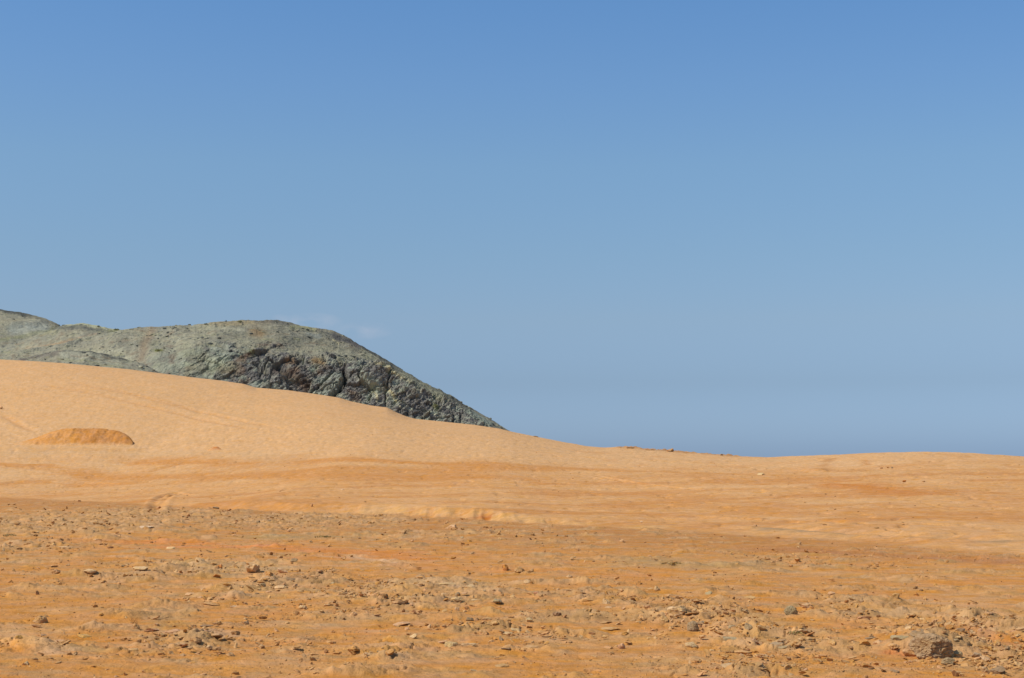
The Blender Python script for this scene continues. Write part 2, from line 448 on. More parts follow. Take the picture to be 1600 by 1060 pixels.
# ------------------------------------------------------------------ the ground sheet
KALB = 1 / 1.22          # photograph's sunlit colour -> the surface's own colour
def alb(r, g, b): return lin((r, g, b)) * KALB
ud = np.arange(-0.385, 0.386, 1 / 1519.0 * 1.12)
us = 0.385 + np.cumsum(np.geomspace(0.002, 0.35, 30))
U = np.concatenate([-us[::-1], ud, us])
yy = [9.6]
while yy[-1] < 205:
    y_ = yy[-1]; yy.append(y_ + min(0.42 * y_ * y_ / 2430, 0.0047 * y_))
yy = np.array(yy)
far_y = 205 + np.cumsum(np.geomspace(3, 900, 26))
near_y = 9.6 - np.cumsum(np.geomspace(0.08, 60, 24))
YY = np.concatenate([near_y[::-1], yy, far_y])
Yg = np.repeat(YY[:, None], len(U), 1).astype(np.float32)
Wd = np.where(YY > 9, YY, 9 + 0.5 * np.minimum(YY - 9, 0) * np.exp(np.minimum(YY - 9, 0) / 9.0) )
Xg = (U[None, :] * Wd[:, None]).astype(np.float32)
Zg, K = ground(Xg, Yg, True)

light_sand = alb(223, 173, 118); mid_sand = alb(220, 163, 102); ochre = alb(207, 144, 82); deep = alb(200, 130, 60)
near_sand = alb(212, 146, 76); stone_c = alb(202, 156, 104); grey_c = alb(184, 146, 97); orange_c = alb(216, 145, 79); brown_c = alb(186, 127, 70)
def st_far(y): return 0 * y
c = np.broadcast_to(mid_sand, Xg.shape + (3,)).astype(np.float32)
streak = fbm2(Xg / 11 + .4 * fbm2(Xg / 4, Yg / 6, 3, 103), Yg / 6.0, 5, 101, 0.58)
patch = fbm2(Xg / 5, Yg / 5, 5, 111, 0.6)
slopey = sstep(82, 112, Yg + 9 * streak) * (1 - sstep(150, 0, Xg * 0 + 1))
slopey = sstep(80, 112, Yg + 14 * streak)
c = mixc_(c, light_sand, slopey)
c = mixc_(c, ochre, (1 - slopey) * sstep(0.0, 0.42, streak + .25 * patch) * 0.9)
c = mixc_(c, light_sand, (1 - slopey) * sstep(0.12, 0.5, -streak) * 0.55)
c = mixc_(c, ochre, sstep(0.1, 0.6, patch + .3 * K['rugged']) * 0.35 * (1 - .7 * slopey))
c = mixc_(c, ochre, K['trk'] * 0.35)
blot = fbm2(Xg / 3.2, Yg / 6.5, 5, 113, .62)
c = mixc_(c, ochre, sstep(.12, .5, blot) * .40 * sstep(-4, 12, Xg) * (1 - st_far(Yg)))
c = mixc_(c, light_sand * 1.04, sstep(.12, .5, -blot) * .35 * sstep(-4, 12, Xg))
crust = fbm2(Xg / 1.1, Yg / 2.4, 4, 117, .65)
c = c * (1 + .05 * crust + .05 * patch)[..., None]
pits = sstep(.26, .42, fbm2(Xg / .34, Yg / 1.0, 3, 119))
c = c * (1 - .08 * pits)[..., None]
# the stony flat
st = K['stony']
s_col = np.broadcast_to(near_sand, Xg.shape + (3,)).astype(np.float32)
p2 = fbm2(Xg / 2.2, Yg / 1.9, 5, 121, 0.62)
p3 = fbm2(Xg / 0.8, Yg / 0.7, 4, 131, 0.6)
s_col = mixc_(s_col, light_sand * 0.95, sstep(0.0, 0.5, p2) * 0.40)
s_col = mixc_(s_col, orange_c, sstep(0.08, 0.5, -p2) * 0.40)
dark_band = sstep(-26, -6, K['dE'] + 3 * patch) * sstep(24, 36, Yg)
s_col = mixc_(s_col, brown_c, dark_band * 0.62)
s_col = mixc_(s_col, stone_c, K['plate'] * (0.55 + 0.3 * np.clip(p3, -1, 1)) * 0.9)
s_col = mixc_(s_col, grey_c, sstep(0.12, 0.5, p3 + 0.25 * K['rub'] + 0.3 * (K['pn'] - .1)) * 0.45)
s_col = mixc_(s_col, ochre, sstep(0.25, 0.7, -p3) * 0.3)
s_col = mixc_(s_col, grey_c, sstep(.1, .5, K['strata'] + .2 * K['pn']) * .40 * (Yg < 45))
s_col = mixc_(s_col, alb(205, 159, 106), K['blkm'] * .5)
s_col = s_col * (1 + .34 * np.clip(K['tone'], -1, 1) * np.clip(K['blkm'] + .5 * K['plate'], 0, 1))[..., None]
c = mixc_(c, s_col, st)
c = mixc_(c, alb(218, 166, 102), K['lip'] * (0.65 + .5 * p2) * (1 - st))
c = mixc_(c, ochre, K['lip'] * sstep(0.15, 0.8, K['gul'] * -1) * 0.6)
c = mixc_(c, deep, sstep(.1, .6, patch) * np.exp(-((K['dE'] - 1) / 3) ** 2) * .35)
# streaks and scars that have a place of their own: (points, half-width, colour, strength)
warm = alb(208, 142, 74)
MARKS = [([(235, 845), (330, 850), (450, 860), (560, 862), (640, 872)], 0.95, orange_c * [1.03, .93, .85], .85), ([(560, 868), (700, 884), (820, 893), (1000, 900)], 0.5, orange_c, .6),
    ([(1298, 755), (1340, 760), (1390, 766), (1440, 774)], 1.3, alb(206, 134, 66), .95), ([(1440, 772), (1500, 778), (1600, 782)], 0.9, ochre, .5),
    ([(800, 727), (930, 733), (1100, 740), (1250, 745)], 1.4, alb(208, 146, 82), .75), ([(820, 762), (1000, 770), (1120, 785), (1250, 792), (1600, 806)], 1.3, ochre, .65),
    ([(120, 742), (300, 745), (500, 742), (700, 748)], 2.6, warm, .85), ([(220, 722), (400, 724), (520, 718), (760, 728)], 2.2, warm, .85), ([(0, 727), (80, 727)], 1.4, warm, .85), ([(500, 733), (700, 737), (900, 733)], 2.2, warm, .6), ([(0, 757), (60, 753), (200, 757)], 1.6, warm, .7), ([(1010, 788), (1200, 800), (1420, 806), (1600, 815)], 1.6, warm, .6),
    ([(330, 787), (400, 785), (480, 785)], 2.2, alb(206, 140, 74), .7), ([(755, 806), (762, 806)], 0.30, alb(190, 112, 50), .9), ([(270, 855), (400, 856)], .4, alb(222, 140, 88), .5),
    ([(1200, 829), (1300, 834), (1430, 840), (1560, 848)], 0.50, alb(166, 138, 100), .75), ([(1250, 858), (1400, 868), (1600, 884)], .8, alb(186, 124, 74), .7),
    ([(1000, 875), (1060, 880), (1150, 884)], .9, alb(180, 146, 96), .6), ([(1500, 990), (1600, 1008)], .30, alb(206, 138, 78), .7), ([(1390, 1022), (1440, 1027)], .06, alb(212, 130, 66), .8),
    ([(440, 838), (520, 836)], 1.0, alb(176, 148, 98), .5), ([(0, 985), (60, 1000), (90, 1025)], .12, alb(222, 172, 118), .6), ([(300, 985), (350, 987)], .25, alb(206, 168, 130), .6),
    ([(0, 1015), (30, 1019)], .1, alb(222, 150, 78), .7), ([(340, 1035), (400, 1038)], .12, alb(222, 158, 88), .6), ([(300, 885), (400, 892)], .6, alb(206, 166, 114), .5), ([(395, 882), (430, 887)], .5, alb(208, 168, 118), .5),
    ([(670, 910), (740, 918)], .5, alb(208, 168, 120), .5), ([(545, 869), (580, 873), (620, 878)], .3, alb(222, 176, 128), .8), ([(1282, 738), (1290, 727), (1296, 717)], .45, alb(196, 140, 84), .8), ([(1300, 722), (1330, 726), (1380, 724)], 1.6, alb(230, 184, 132), .5), ([(1338, 735), (1348, 737)], .5, alb(200, 146, 88), .8), ([(1352, 720), (1356, 726)], .35, ochre, .7), ([(0, 708), (200, 706), (400, 710), (430, 722)], 1.8, alb(212, 168, 118), .5),
    ([(50, 702), (210, 703)], .8, alb(214, 160, 100), .6), ([(1338, 737), (1347, 737)], .5, ochre, .7)]
for pl_, wd_, col_, k_ in MARKS:
    pl = [at_flat(*p) for p in pl_]
    a = np.array(pl); mg = 4 * wd_ + 1
    m = (Xg > a[:, 0].min() - mg) & (Xg < a[:, 0].max() + mg) & (Yg > a[:, 1].min() - mg) & (Yg < a[:, 1].max() + mg)
    d, t = poly_dist(Xg[m], Yg[m], pl)
    wv = np.clip(1 + 1.6 * fbm2(Xg[m] / (wd_ * 2.5), Yg[m] / (wd_ * 1.6), 4, 141), .15, 3)
    g_ = np.exp(-(d / (wd_ * wv)) ** 2) * k_
    cm_ = c[m]; c[m] = cm_ + (np.asarray(col_) - cm_) * g_[:, None]
c = mixc_(c, alb(176, 128, 84), K['crag'] * .75)
spk = fbm2(Xg / 0.35, Yg / 0.5, 3, 151)
c = c * (1 + 0.10 * K['rough'] + 0.10 * spk)[..., None]
me = grid_mesh('ground', np.stack([Xg, Yg, Zg], -1), c)
link(me, 'ground', M_GROUND, kind='structure')

# ------------------------------------------------------------------ the grey headland behind the dune
def P3(px, py, Y): return np.stack([(px - HX) / F * Y, Y + 0 * px, EYE + (HY - py) / F * Y], -1)
g_light = alb(159, 153, 129); g_pale = alb(176, 171, 143); g_dark = alb(88, 91, 86); g_yel = alb(152, 149, 108); g_brown = alb(146, 124, 98)
r_dark = lin((112, 108, 101)); r_mid = lin((142, 139, 123)) * .95; r_pale = lin((152, 156, 136)) * .95; r_brown = lin((120, 98, 78)) * .95; r_cream = lin((205, 192, 148)) * .95
def make_hill(name, top, Yc, base, Yb, px0, px1, nc, cliff=None, seed=0, fine=1.0):
    top = np.array(top, float)
    px = np.linspace(px0, px1, nc)
    S = np.interp(px, top[:, 0], top[:, 1]); S = S + 1.1 * fbm2(px / 22, px * 0, 5, 201 + seed, .6)
    B = np.interp(px, [b[0] for b in base], [b[1] for b in base])
    prof = []; vs = []
    n1, n2, n3, n4 = (150, 110, 26, 16) if cliff else (10, 120, 26, 12)
    if cliff:
        cl = np.array(cliff, float); Cc = np.interp(px, cl[:, 0], cl[:, 1]); Cc = Cc + 3.0 * fbm2(px / 40, px * 0, 4, 211 + seed)
        Ycl = Yb + 16.0
    else:
        Cc = B - 1.0; Ycl = Yb + 2.0
    Cc = np.maximum(Cc, S + 2)
    for t in np.linspace(0, 1, n1, endpoint=False):
        py = B + (Cc - B) * t; Y = Yb + (Ycl - Yb) * t ** 1.15
        prof.append(P3(px, py, np.full(nc, Y))); vs.append(t)
    for t in np.linspace(0, 1, n2, endpoint=False):
        py = Cc + (S - Cc) * (1 - (1 - t) ** 1.55); Y = Ycl + (Yc - Ycl) * t
        prof.append(P3(px, py, np.full(nc, Y))); vs.append(1 + t)
    ztop = EYE + (HY - S) / F * Yc
    for i, t in enumerate(np.linspace(0, 1, n3)):
        Y = Yc + 70 * t
        z = ztop - 26 * t ** 1.6 - 1.5 * t
        prof.append(np.stack([(px - HX) / F * Yc * (1 + .05 * t), np.full(nc, Y), z], -1)); vs.append(2 + t)
    V = np.stack(prof, 0).astype(np.float32); vs = np.array(vs, np.float32)
    # under the ground sheet at the foot
    foot = V[0].copy(); foot[:, 2] = -3; foot[:, 1] -= 3
    V = np.concatenate([foot[None], V]); vs = np.concatenate([[0], vs])
    x, y, z = V[..., 0], V[..., 1], V[..., 2]
    du = np.gradient(V, axis=1); dv = np.gradient(V, axis=0)
    n = np.cross(du, dv); n /= np.linalg.norm(n, axis=2)[..., None] + 1e-9
    VS = vs[:, None] + 0 * x
    pxg = px[None, :] + 0 * x
    pyg = HY - F * (z - EYE) / y
    edge_fade = 1 - 0.45 * np.exp(-((VS - 2) / 0.05) ** 2)
    # ridge-and-gully relief on the slopes
    wob = fbm3(x / 22, y / 22, z / 22, 3, 221 + seed)
    gully = fbm3(x / 9 + wob, y / 14, z / 14, 5, 231 + seed)
    small = fbm3(x / 1.6, y / 1.6, z / 1.6, 3, 241 + seed)
    disp = (1.4 * gully + 0.28 * small) * edge_fade * fine
    bumpy = sstep(.1, .5, fbm3(x / 5, y / 5, z / 5, 4, 245 + seed))
    disp = disp + bumpy * .5 * np.abs(small) * fine
    col = np.broadcast_to(g_light, x.shape + (3,)).astype(np.float32)
    n_a = fbm3(x / 13, y / 20, z / 7, 5, 251 + seed, .6); n_b = fbm3(x / 4, y / 4, z / 2.2, 5, 261 + seed, .65); n_c = fbm3(x / 1.1, y / 1.1, z / .7, 4, 271 + seed, .65)
    col = mixc_(col, g_pale, sstep(0.0, 0.45, n_a) * .7)
    col = mixc_(col, alb(142, 140, 122), sstep(0.0, 0.45, -n_a) * .6)
    col = mixc_(col, g_yel, sstep(0.15, 0.6, n_b) * .5)
    col = mixc_(col, g_brown, sstep(0.2, 0.6, -n_b) * .45)
    col = mixc_(col, g_dark, sstep(0.20, 0.50, n_c + .4 * n_b) * .8)
    cmask = 0
    if cliff:
        # the broken rock face
        reach = np.interp(px, [200, 260, 330, 400, 780, 830], [0, .45, .8, 1, 1, .5])[None, :]
        cmask = (1 - sstep(0.92, 1.22, VS + .25 * n_b + .15 * n_a)) * reach
        a_ = radians(36)
        q = (x * math.cos(a_) + z * math.sin(a_)); r = (-x * math.sin(a_) + z * math.cos(a_))
        wx = .5 * fbm3(x / 5, y / 5, z / 5, 3, 281)
        f1, f2, cid, off = wor3(q / 11 + wx, y / 12, r / 5.0 + wx, 1)
        f1b, f2b, cidb, offb = wor3(q / 3.6 + wx + .3 * n_c, y / 3.6, r / 1.3 + wx + .25 * n_c, 2)
        tilt = R4[cid, 0:3] - .5; tiltb = R4[cidb, 0:3] - .5
        blk = 1.5 * (R4[cid, 3] - .5) + 3.4 * (tilt * off).sum(-1) - .6 * (1 - sstep(0.0, 0.06, f2 - f1))
        blkb = (.40 * (R4[cidb, 3] - .5) + 1.1 * (tiltb * offb).sum(-1) - .10 * (1 - sstep(0.0, 0.10, f2b - f1b))) * (.35 + .9 * R4[cid, 2])
        rid = (1 - 2.2 * np.abs(fbm3(q / 7 + wx, y / 5, r / 2.0 + wx, 5, 291, .62))) * 1.0 + .5 * fbm3(q / 2.4, y / 2, r / .7, 4, 295, .6)
        leftm = 1 - sstep(330, 430, pxg)
        cd = blk * (1 - .5 * leftm) + blkb * (1 + .4 * leftm) + .55 * rid + .45 * small
        CR = [([(537, 578), (541, 590), (538, 600), (528, 612), (519, 620)], 3.0, 3.6), ([(522, 583), (510, 594), (500, 606), (488, 616)], 1.6, 2.2), ([(577, 607), (588, 606), (598, 607)], 1.2, 1.5),
              ([(609, 580), (606, 598), (603, 606)], 1.3, 1.3), ([(604, 612), (603, 632)], 1.2, 1.2), ([(600, 603), (606, 606)], 2.5, 2.5), ([(628, 629), (640, 634), (652, 638), (668, 640)], 1.3, 1.6), ([(706, 632), (707, 640), (708, 660)], 1.0, .8), ([(718, 647), (719, 662)], 1.0, .8),
              ([(432, 572), (444, 580), (452, 585)], 4.5, 3.2), ([(400, 570), (415, 582)], 3, 2), ([(465, 563), (474, 566)], 3, 2), ([(455, 606), (462, 612)], 3, 2), ([(420, 560), (412, 575), (406, 588)], 1.3, 1.4), ([(640, 622), (655, 620)], 1.6, 1.5),
              ([(677, 612), (683, 618)], 2.0, 2), ([(700, 655), (660, 652)], 1.2, 1.2), ([(560, 590), (572, 600), (582, 612)], 1.2, 1.3)]
        cr = np.zeros(x.shape, np.float32)
        jx = pxg + 3.0 * n_b + 1.5 * n_c; jy = pyg + 2.5 * n_a + 1.5 * n_c
        for pl, wd, dp in CR:
            a = np.array(pl); m = (pxg > a[:, 0].min() - 20) & (pxg < a[:, 0].max() + 20) & (pyg > a[:, 1].min() - 20) & (pyg < a[:, 1].max() + 20)
            d, t = poly_dist(jx[m], jy[m], pl)
            v_ = np.exp(-(d / wd) ** 2)
            cr[m] = np.maximum(cr[m], v_ * dp)
        cd = cd * .8 - cr
        disp = disp * (1 - .7 * cmask) + cd * cmask * np.interp(px, [200, 300, 420, 700, 800], [.5, .7, 1, 1, .5])[None, :]
        rc = np.broadcast_to(r_dark, x.shape + (3,)).astype(np.float32)
        tone = R4[cid, 1] * .5 + R4[cidb, 2] * .5 + .7 * n_b
        rc = mixc_(rc, r_mid, sstep(.3, .75, tone))
        rc = mixc_(rc, r_pale, sstep(.6, .95, tone + .45 * leftm + .25 * n_c) * .8)
        rc = mixc_(rc, r_brown, sstep(.15, .5, fbm3(x / 6, y / 6, z / 5, 4, 301)) * .75 * (1 - sstep(540, 600, pxg)))
        rc = mixc_(rc, r_cream, sstep(.42, .7, n_c + .3 * n_a) * .55)
        col = mixc_(col, rc, np.clip(cmask * 1.15, 0, 1))
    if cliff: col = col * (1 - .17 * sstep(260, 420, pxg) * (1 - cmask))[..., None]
    HM = HILLMARKS.get(name, [])
    for pl, wd, cc, k in HM:
        a = np.array(pl); m = (pxg > a[:, 0].min() - 30) & (pxg < a[:, 0].max() + 30) & (pyg > a[:, 1].min() - 25) & (pyg < a[:, 1].max() + 25) & (VS <= 2.01)
        d, t = poly_dist(pxg[m] + 4 * n_b[m], pyg[m] + 3 * n_b[m] + 1.5 * n_c[m], pl)
        g_ = np.exp(-(d / wd) ** 2) * k
        q_ = col[m]; col[m] = q_ + (np.asarray(cc) - q_) * g_[:, None]
    V = V + n * disp[..., None]
    cl_ = fbm3(x / 7, y / 7, z / 5, 4, 341 + seed)
    pw = np.clip(cl_ + .05, 0, 1) * (VS > (1.0 if cliff else .2)) * (VS < 2.02) * (pxg > -20)
    pw = pw.ravel() / pw.sum(); k_ = np.random.default_rng(50 + seed).choice(pw.size, 420 if cliff else 130, replace=False, p=pw)
    STREWN.append(V.reshape(-1, 3)[k_])
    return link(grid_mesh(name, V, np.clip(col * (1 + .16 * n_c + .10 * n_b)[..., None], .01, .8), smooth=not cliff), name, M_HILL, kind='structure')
STREWN = []
HILLMARKS = {
 'headland': [([(238, 515), (230, 530), (224, 548), (220, 562)], 7, g_brown * 1.05, .6), ([(243, 548), (251, 548)], 3, alb(122, 124, 60), .8), ([(395, 516), (408, 520)], 7, alb(150, 120, 80), .6), ([(330, 506), (420, 503)], 3, alb(160, 140, 100), .5),
    ([(300, 517), (340, 513), (380, 516)], 2, g_pale, .7), ([(448, 563), (458, 563)], 5, alb(150, 115, 76), .7), ([(492, 565), (505, 569)], 6, alb(152, 118, 74), .75), ([(458, 590), (480, 600), (475, 612)], 9, lin((104, 82, 64)), .7), ([(430, 577), (447, 583)], 9, lin((84, 66, 54)), .7),  # last mark paints the cave's brown shadow into the rock colour
    ([(586, 576), (600, 576), (622, 586), (640, 598)], 3.0, r_cream, .85), ([(604, 604), (612, 614), (620, 626), (627, 630)], 2.0, r_cream, .9), ([(646, 609), (655, 613)], 4.5, alb(168, 164, 140), .9), ([(576, 620), (578, 612), (590, 604)], 6, r_pale, .6), ([(585, 610), (590, 620), (588, 628)], 1.6, r_cream, .7),
    ([(515, 596), (526, 604)], 1.0, r_cream, .6), ([(500, 598), (520, 590), (533, 590), (525, 605), (505, 612)], 7, r_pale * .9, .7), ([(522, 524), (545, 533), (560, 542)], 4.5, lin((92, 84, 82)), .8), ([(480, 521), (500, 526)], 2.5, lin((120, 125, 118)), .6), ([(521, 531), (529, 535)], 1.3, r_cream, .8),
    ([(400, 503), (430, 503), (456, 508)], 2.6, lin((96, 92, 84)), .7), ([(455, 511), (475, 511), (490, 513)], 2.2, g_yel * 1.15, .7), ([(500, 516), (560, 538), (640, 586), (720, 632), (770, 664)], 2.2, g_dark * .9, .6), ([(570, 555), (640, 592), (700, 625)], 5, alb(146, 144, 116), .6),
    ([(680, 632), (684, 636)], 4, alb(130, 132, 70), .6), ([(390, 548), (396, 552)], 3, alb(146, 146, 104), .4), ([(735, 645), (765, 662)], 5, alb(172, 180, 158), .6), ([(185, 532), (200, 545)], 6, g_dark, .35), ([(100, 535), (150, 522), (190, 517)], 2.0, alb(150, 150, 130), .5),
    ([(290, 552), (360, 575), (300, 575)], 12, alb(168, 166, 132), .5)],
 'rear_hill': [([(0, 484), (50, 494), (95, 509)], 2.2, g_dark * .8, .9), ([(0, 532), (40, 524), (90, 513)], 3, g_yel, .7), ([(0, 504), (60, 498), (90, 505)], 6, alb(174, 164, 134), .5), ([(20, 515), (70, 510)], 9, alb(168, 172, 158), .6)],
 'middle_hill': [([(85, 515), (110, 512), (135, 513), (160, 518)], 2.5, g_dark, .75), ([(40, 548), (100, 537), (150, 526)], 3.5, alb(172, 144, 112), .75), ([(100, 508), (130, 506), (160, 512), (190, 516)], 2.5, alb(192, 190, 150), .8), ([(170, 519), (188, 516)], 2, g_yel * .9, .8), ([(0, 534), (5, 540)], 3, g_dark * .6, .9), ([(20, 530), (80, 518)], 3, g_yel, .5)],
 'lower_spur': [([(30, 560), (55, 555), (100, 549), (130, 549), (165, 554), (180, 559), (210, 563)], 1.3, g_dark * .7, .75), ([(30, 559), (60, 558), (90, 554)], 5, alb(118, 108, 96), .75), ([(100, 558), (150, 562), (200, 572)], 7, alb(178, 176, 150), .5), ([(110, 556), (160, 562), (205, 571)], 1.3, g_brown, .5), ([(90, 562), (150, 568), (190, 575)], 1.2, g_yel, .6), ([(118, 568), (135, 571)], 1, g_dark, .6)],
}
make_hill('rear_hill', [(-900, 470), (-400, 462), (-150, 470), (0, 483), (25, 488), (55, 494), (80, 502), (97, 511), (130, 524), (200, 545), (300, 580)], 640, [(-900, 640), (300, 640)], 545, -500, 290, 480, seed=1, fine=.9)
make_hill('middle_hill', [(-700, 600), (-150, 570), (0, 541), (40, 530), (80, 516), (97, 509.5), (112, 506.5), (130, 505), (150, 508.5), (172, 513), (190, 516), (260, 535), (330, 570)], 530, [(-700, 650), (330, 650)], 480, -400, 320, 460, seed=2, fine=.7)
make_hill('headland', [(-400, 650), (-150, 600), (0, 558), (40, 549), (100, 535), (150, 524), (190, 515.5), (230, 512), (300, 508), (340, 504.5), (380, 501.5), (432, 501), (456, 505), (470, 509), (500, 513), (530, 521),
    (545, 527), (562, 538), (600, 561), (640, 586), (680, 609), (720, 631), (745, 643), (762, 652), (774, 661), (790, 672), (820, 694), (860, 725), (900, 760)], 425, [(-400, 660), (0, 610), (300, 625), (600, 672), (800, 720), (900, 790)], 372, -330, 880, 1150,
    cliff=[(-400, 640), (100, 600), (180, 585), (225, 568), (250, 556), (300, 548), (360, 546), (400, 550), (450, 556), (520, 562), (590, 572), (650, 600), (700, 626), (760, 660), (800, 690), (900, 785)], seed=3, fine=.8)
make_hill('lower_spur', [(-400, 590), (-60, 572), (0, 564), (50, 556), (90, 549), (130, 548), (165, 553), (182, 558), (215, 566), (240, 577), (300, 605), (360, 640)], 352, [(-400, 640), (360, 660)], 325, -300, 350, 460, seed=4, fine=.75)

# ------------------------------------------------------------------ loose stones
def ico(sub):
    t = (1 + 5 ** .5) / 2
    v = np.array([(-1, t, 0), (1, t, 0), (-1, -t, 0), (1, -t, 0), (0, -1, t), (0, 1, t), (0, -1, -t), (0, 1, -t), (t, 0, -1), (t, 0, 1), (-t, 0, -1), (-t, 0, 1)], float)
    f = [(0,11,5),(0,5,1),(0,1,7),(0,7,10),(0,10,11),(1,5,9),(5,11,4),(11,10,2),(10,7,6),(7,1,8),(3,9,4),(3,4,2),(3,2,6),(3,6,8),(3,8,9),(4,9,5),(2,4,11),(6,2,10),(8,6,7),(9,8,1)]
    v = [tuple(a / np.linalg.norm(a)) for a in v]
    for _ in range(sub):
        mid = {}; nf = []
        def mp(a, b):
            k = (min(a, b), max(a, b))
            if k not in mid:
                m = np.array(v[a]) + np.array(v[b]); v.append(tuple(m / np.linalg.norm(m))); mid[k] = len(v) - 1
            return mid[k]
        for a, b, c_ in f:
            x_, y_, z_ = mp(a, b), mp(b, c_), mp(c_, a)
            nf += [(a, x_, z_), (b, y_, x_), (c_, z_, y_), (x_, y_, z_)]
        f = nf
    return np.array(v), np.array(f)
ICO = {k: ico(k) for k in (0, 1, 2, 3, 4, 5)}
def strew():
    r = np.random.default_rng(77); p = np.concatenate(STREWN); n = len(p); v0, f0 = ICO[0]
    sz = np.exp(r.uniform(np.log(.25), np.log(1.1), n))
    q = v0[None] * (1 + .4 * (r.random((n, 12, 1)) - .5) * 2) * .5 * np.stack([sz * r.uniform(.8, 1.6, n), sz, sz * r.uniform(.4, .8, n)], -1)[:, None, :]
    V = (q + p[:, None, :]).reshape(-1, 3); T = (f0[None] + (np.arange(n) * 12)[:, None, None]).reshape(-1, 3)
    pal = np.array([g_dark * .8, g_dark, g_light * .8, g_pale])
    C = np.repeat(pal[r.integers(0, 4, n)] * r.uniform(.8, 1.1, (n, 1)), 12, 0)
    link(tri_mesh('strewn_rocks', V, T, C), 'strewn_rocks', M_HILL, kind='stuff', label='small dark rocks strewn over the grey hill slopes', category='rocks')
strew()
def rock_shape(seed, sub=3, cuts=11, noise=0.10, kind='block'):
    r = np.random.default_rng(seed)
    v, f = ICO[sub]; v = v.copy()
    if kind == 'slab': cuts += 3
    for i in range(cuts):
        n = r.normal(size=3)
        if kind == 'slab' and i < 3: n = np.array([r.normal() * .12, r.normal() * .12, 1.0])
        n /= np.linalg.norm(n); d = r.uniform(.45, .82) if kind != 'round' else r.uniform(.72, .9)
        v = v - np.maximum(v @ n - d, 0)[:, None] * n
    o = r.uniform(0, 50, 3)
    nn = fbm3(v[:, 0] * 1.6 + o[0], v[:, 1] * 1.6 + o[1], v[:, 2] * 1.6 + o[2], 4, int(seed) % 7, .55)
    v = v * (1 + noise * 2.2 * nn)[:, None]
    s = np.abs(v).max(0); v = v / s
    return v, f
SHAPES = {}
def shape(kind, k, sub):
    key = (kind, k, sub)
    if key not in SHAPES:
        v, f = rock_shape(1000 + k * 7 + hash_kind[kind], sub, kind=kind, noise=.13 if kind != 'slab' else .08)
        SHAPES[key] = tri_mesh('stone_%s' % kind, v * .5, f, smooth=False)
        SHAPES[key].materials.append(M_ROCK)
    return SHAPES[key]
hash_kind = {'block': 1, 'slab': 2, 'round': 3}
DUST = np.array([206, 150, 86.0])
COLS_ = {'tan': (200, 160, 112), 'pale': (216, 188, 150), 'cream': (226, 202, 160), 'white': (236, 220, 196), 'grey': (170, 150, 118), 'orange': (208, 138, 76), 'pinkish': (212, 168, 138), 'brown': (166, 122, 82), 'greybrown': (150, 126, 98), 'ochre': (196, 146, 84), 'boulder': (156, 130, 96)}
COLS = {k_: tuple(np.array(v_) * (.55 if k_ not in ('grey', 'greybrown', 'orange', 'brown', 'boulder') else .78) + DUST * (.45 if k_ not in ('grey', 'greybrown', 'orange', 'brown', 'boulder') else .22)) for k_, v_ in COLS_.items()}
WORD = {'greybrown': 'grey-brown'}
rs = np.random.default_rng(11)
placed = []
def put_rock(px, py, w, h, colour, kind='block', label=None, name='stone', group=None, sink=.22, yaw=None, mesh=None, jitter=.08, category='stone'):
    x, y, z = at(px, py)
    W = w / F * y * 1.05
    H = h / F * y * (1.0 if kind == 'slab' else 1.05)
    if kind == 'slab':
        # lying flat: most of its height in the picture is its depth seen at a low angle
        D = W * rs.uniform(.7, 1.15); T = max(.14 * W, H * .62)
    else:
        D = W * rs.uniform(.75, 1.1); T = max(H * (.8 if mesh is None else 1), .26 * W)
    T = T / (1 - sink)
    small_ = w < 9
    me_ = mesh or shape(kind, int(rs.integers(0, 16 if not small_ else 8)), 3 if w > 9 else 2)
    o = bpy.data.objects.new(name, me_); COL.objects.link(o)
    fx = x + W * .3 * np.array([-1, 0, 1, -1, 0, 1, -1, 0, 1]); fy = y + D * .3 + D * .3 * np.array([-1, -1, -1, 0, 0, 0, 1, 1, 1])
    zs = np.sort(ground(fx, fy)); zz = float(zs[:5].mean())
    o.location = (x, y + D * .3, zz + T * (.5 - sink))
    a_ = rs.uniform(-.16, .16) if kind != 'slab' else rs.uniform(-.16, .16)
    b_ = rs.uniform(-.16, .16) if kind != 'slab' else rs.uniform(-.2, .16)
    o.rotation_euler = (b_, a_, rs.uniform(-.5, .5) + (math.pi if rs.random() < .5 else 0) if yaw is None else yaw)
    o.scale = (W, D, T)
    cc = lin(COLS[colour]) * KALB * rs.uniform(1.0, 1.2)
    cc = cc * (1 + rs.uniform(-.04, .04, 3))
    o.color = (*np.clip(cc, .02, .85), 1)
    o['category'] = category
    if group: o['group'] = group
    if label: o['label'] = label
    placed.append(dict(o=o, px=px, py=py, w=w, h=h, col=colour, kind=kind, label=label, x=x, y=y))
    return o

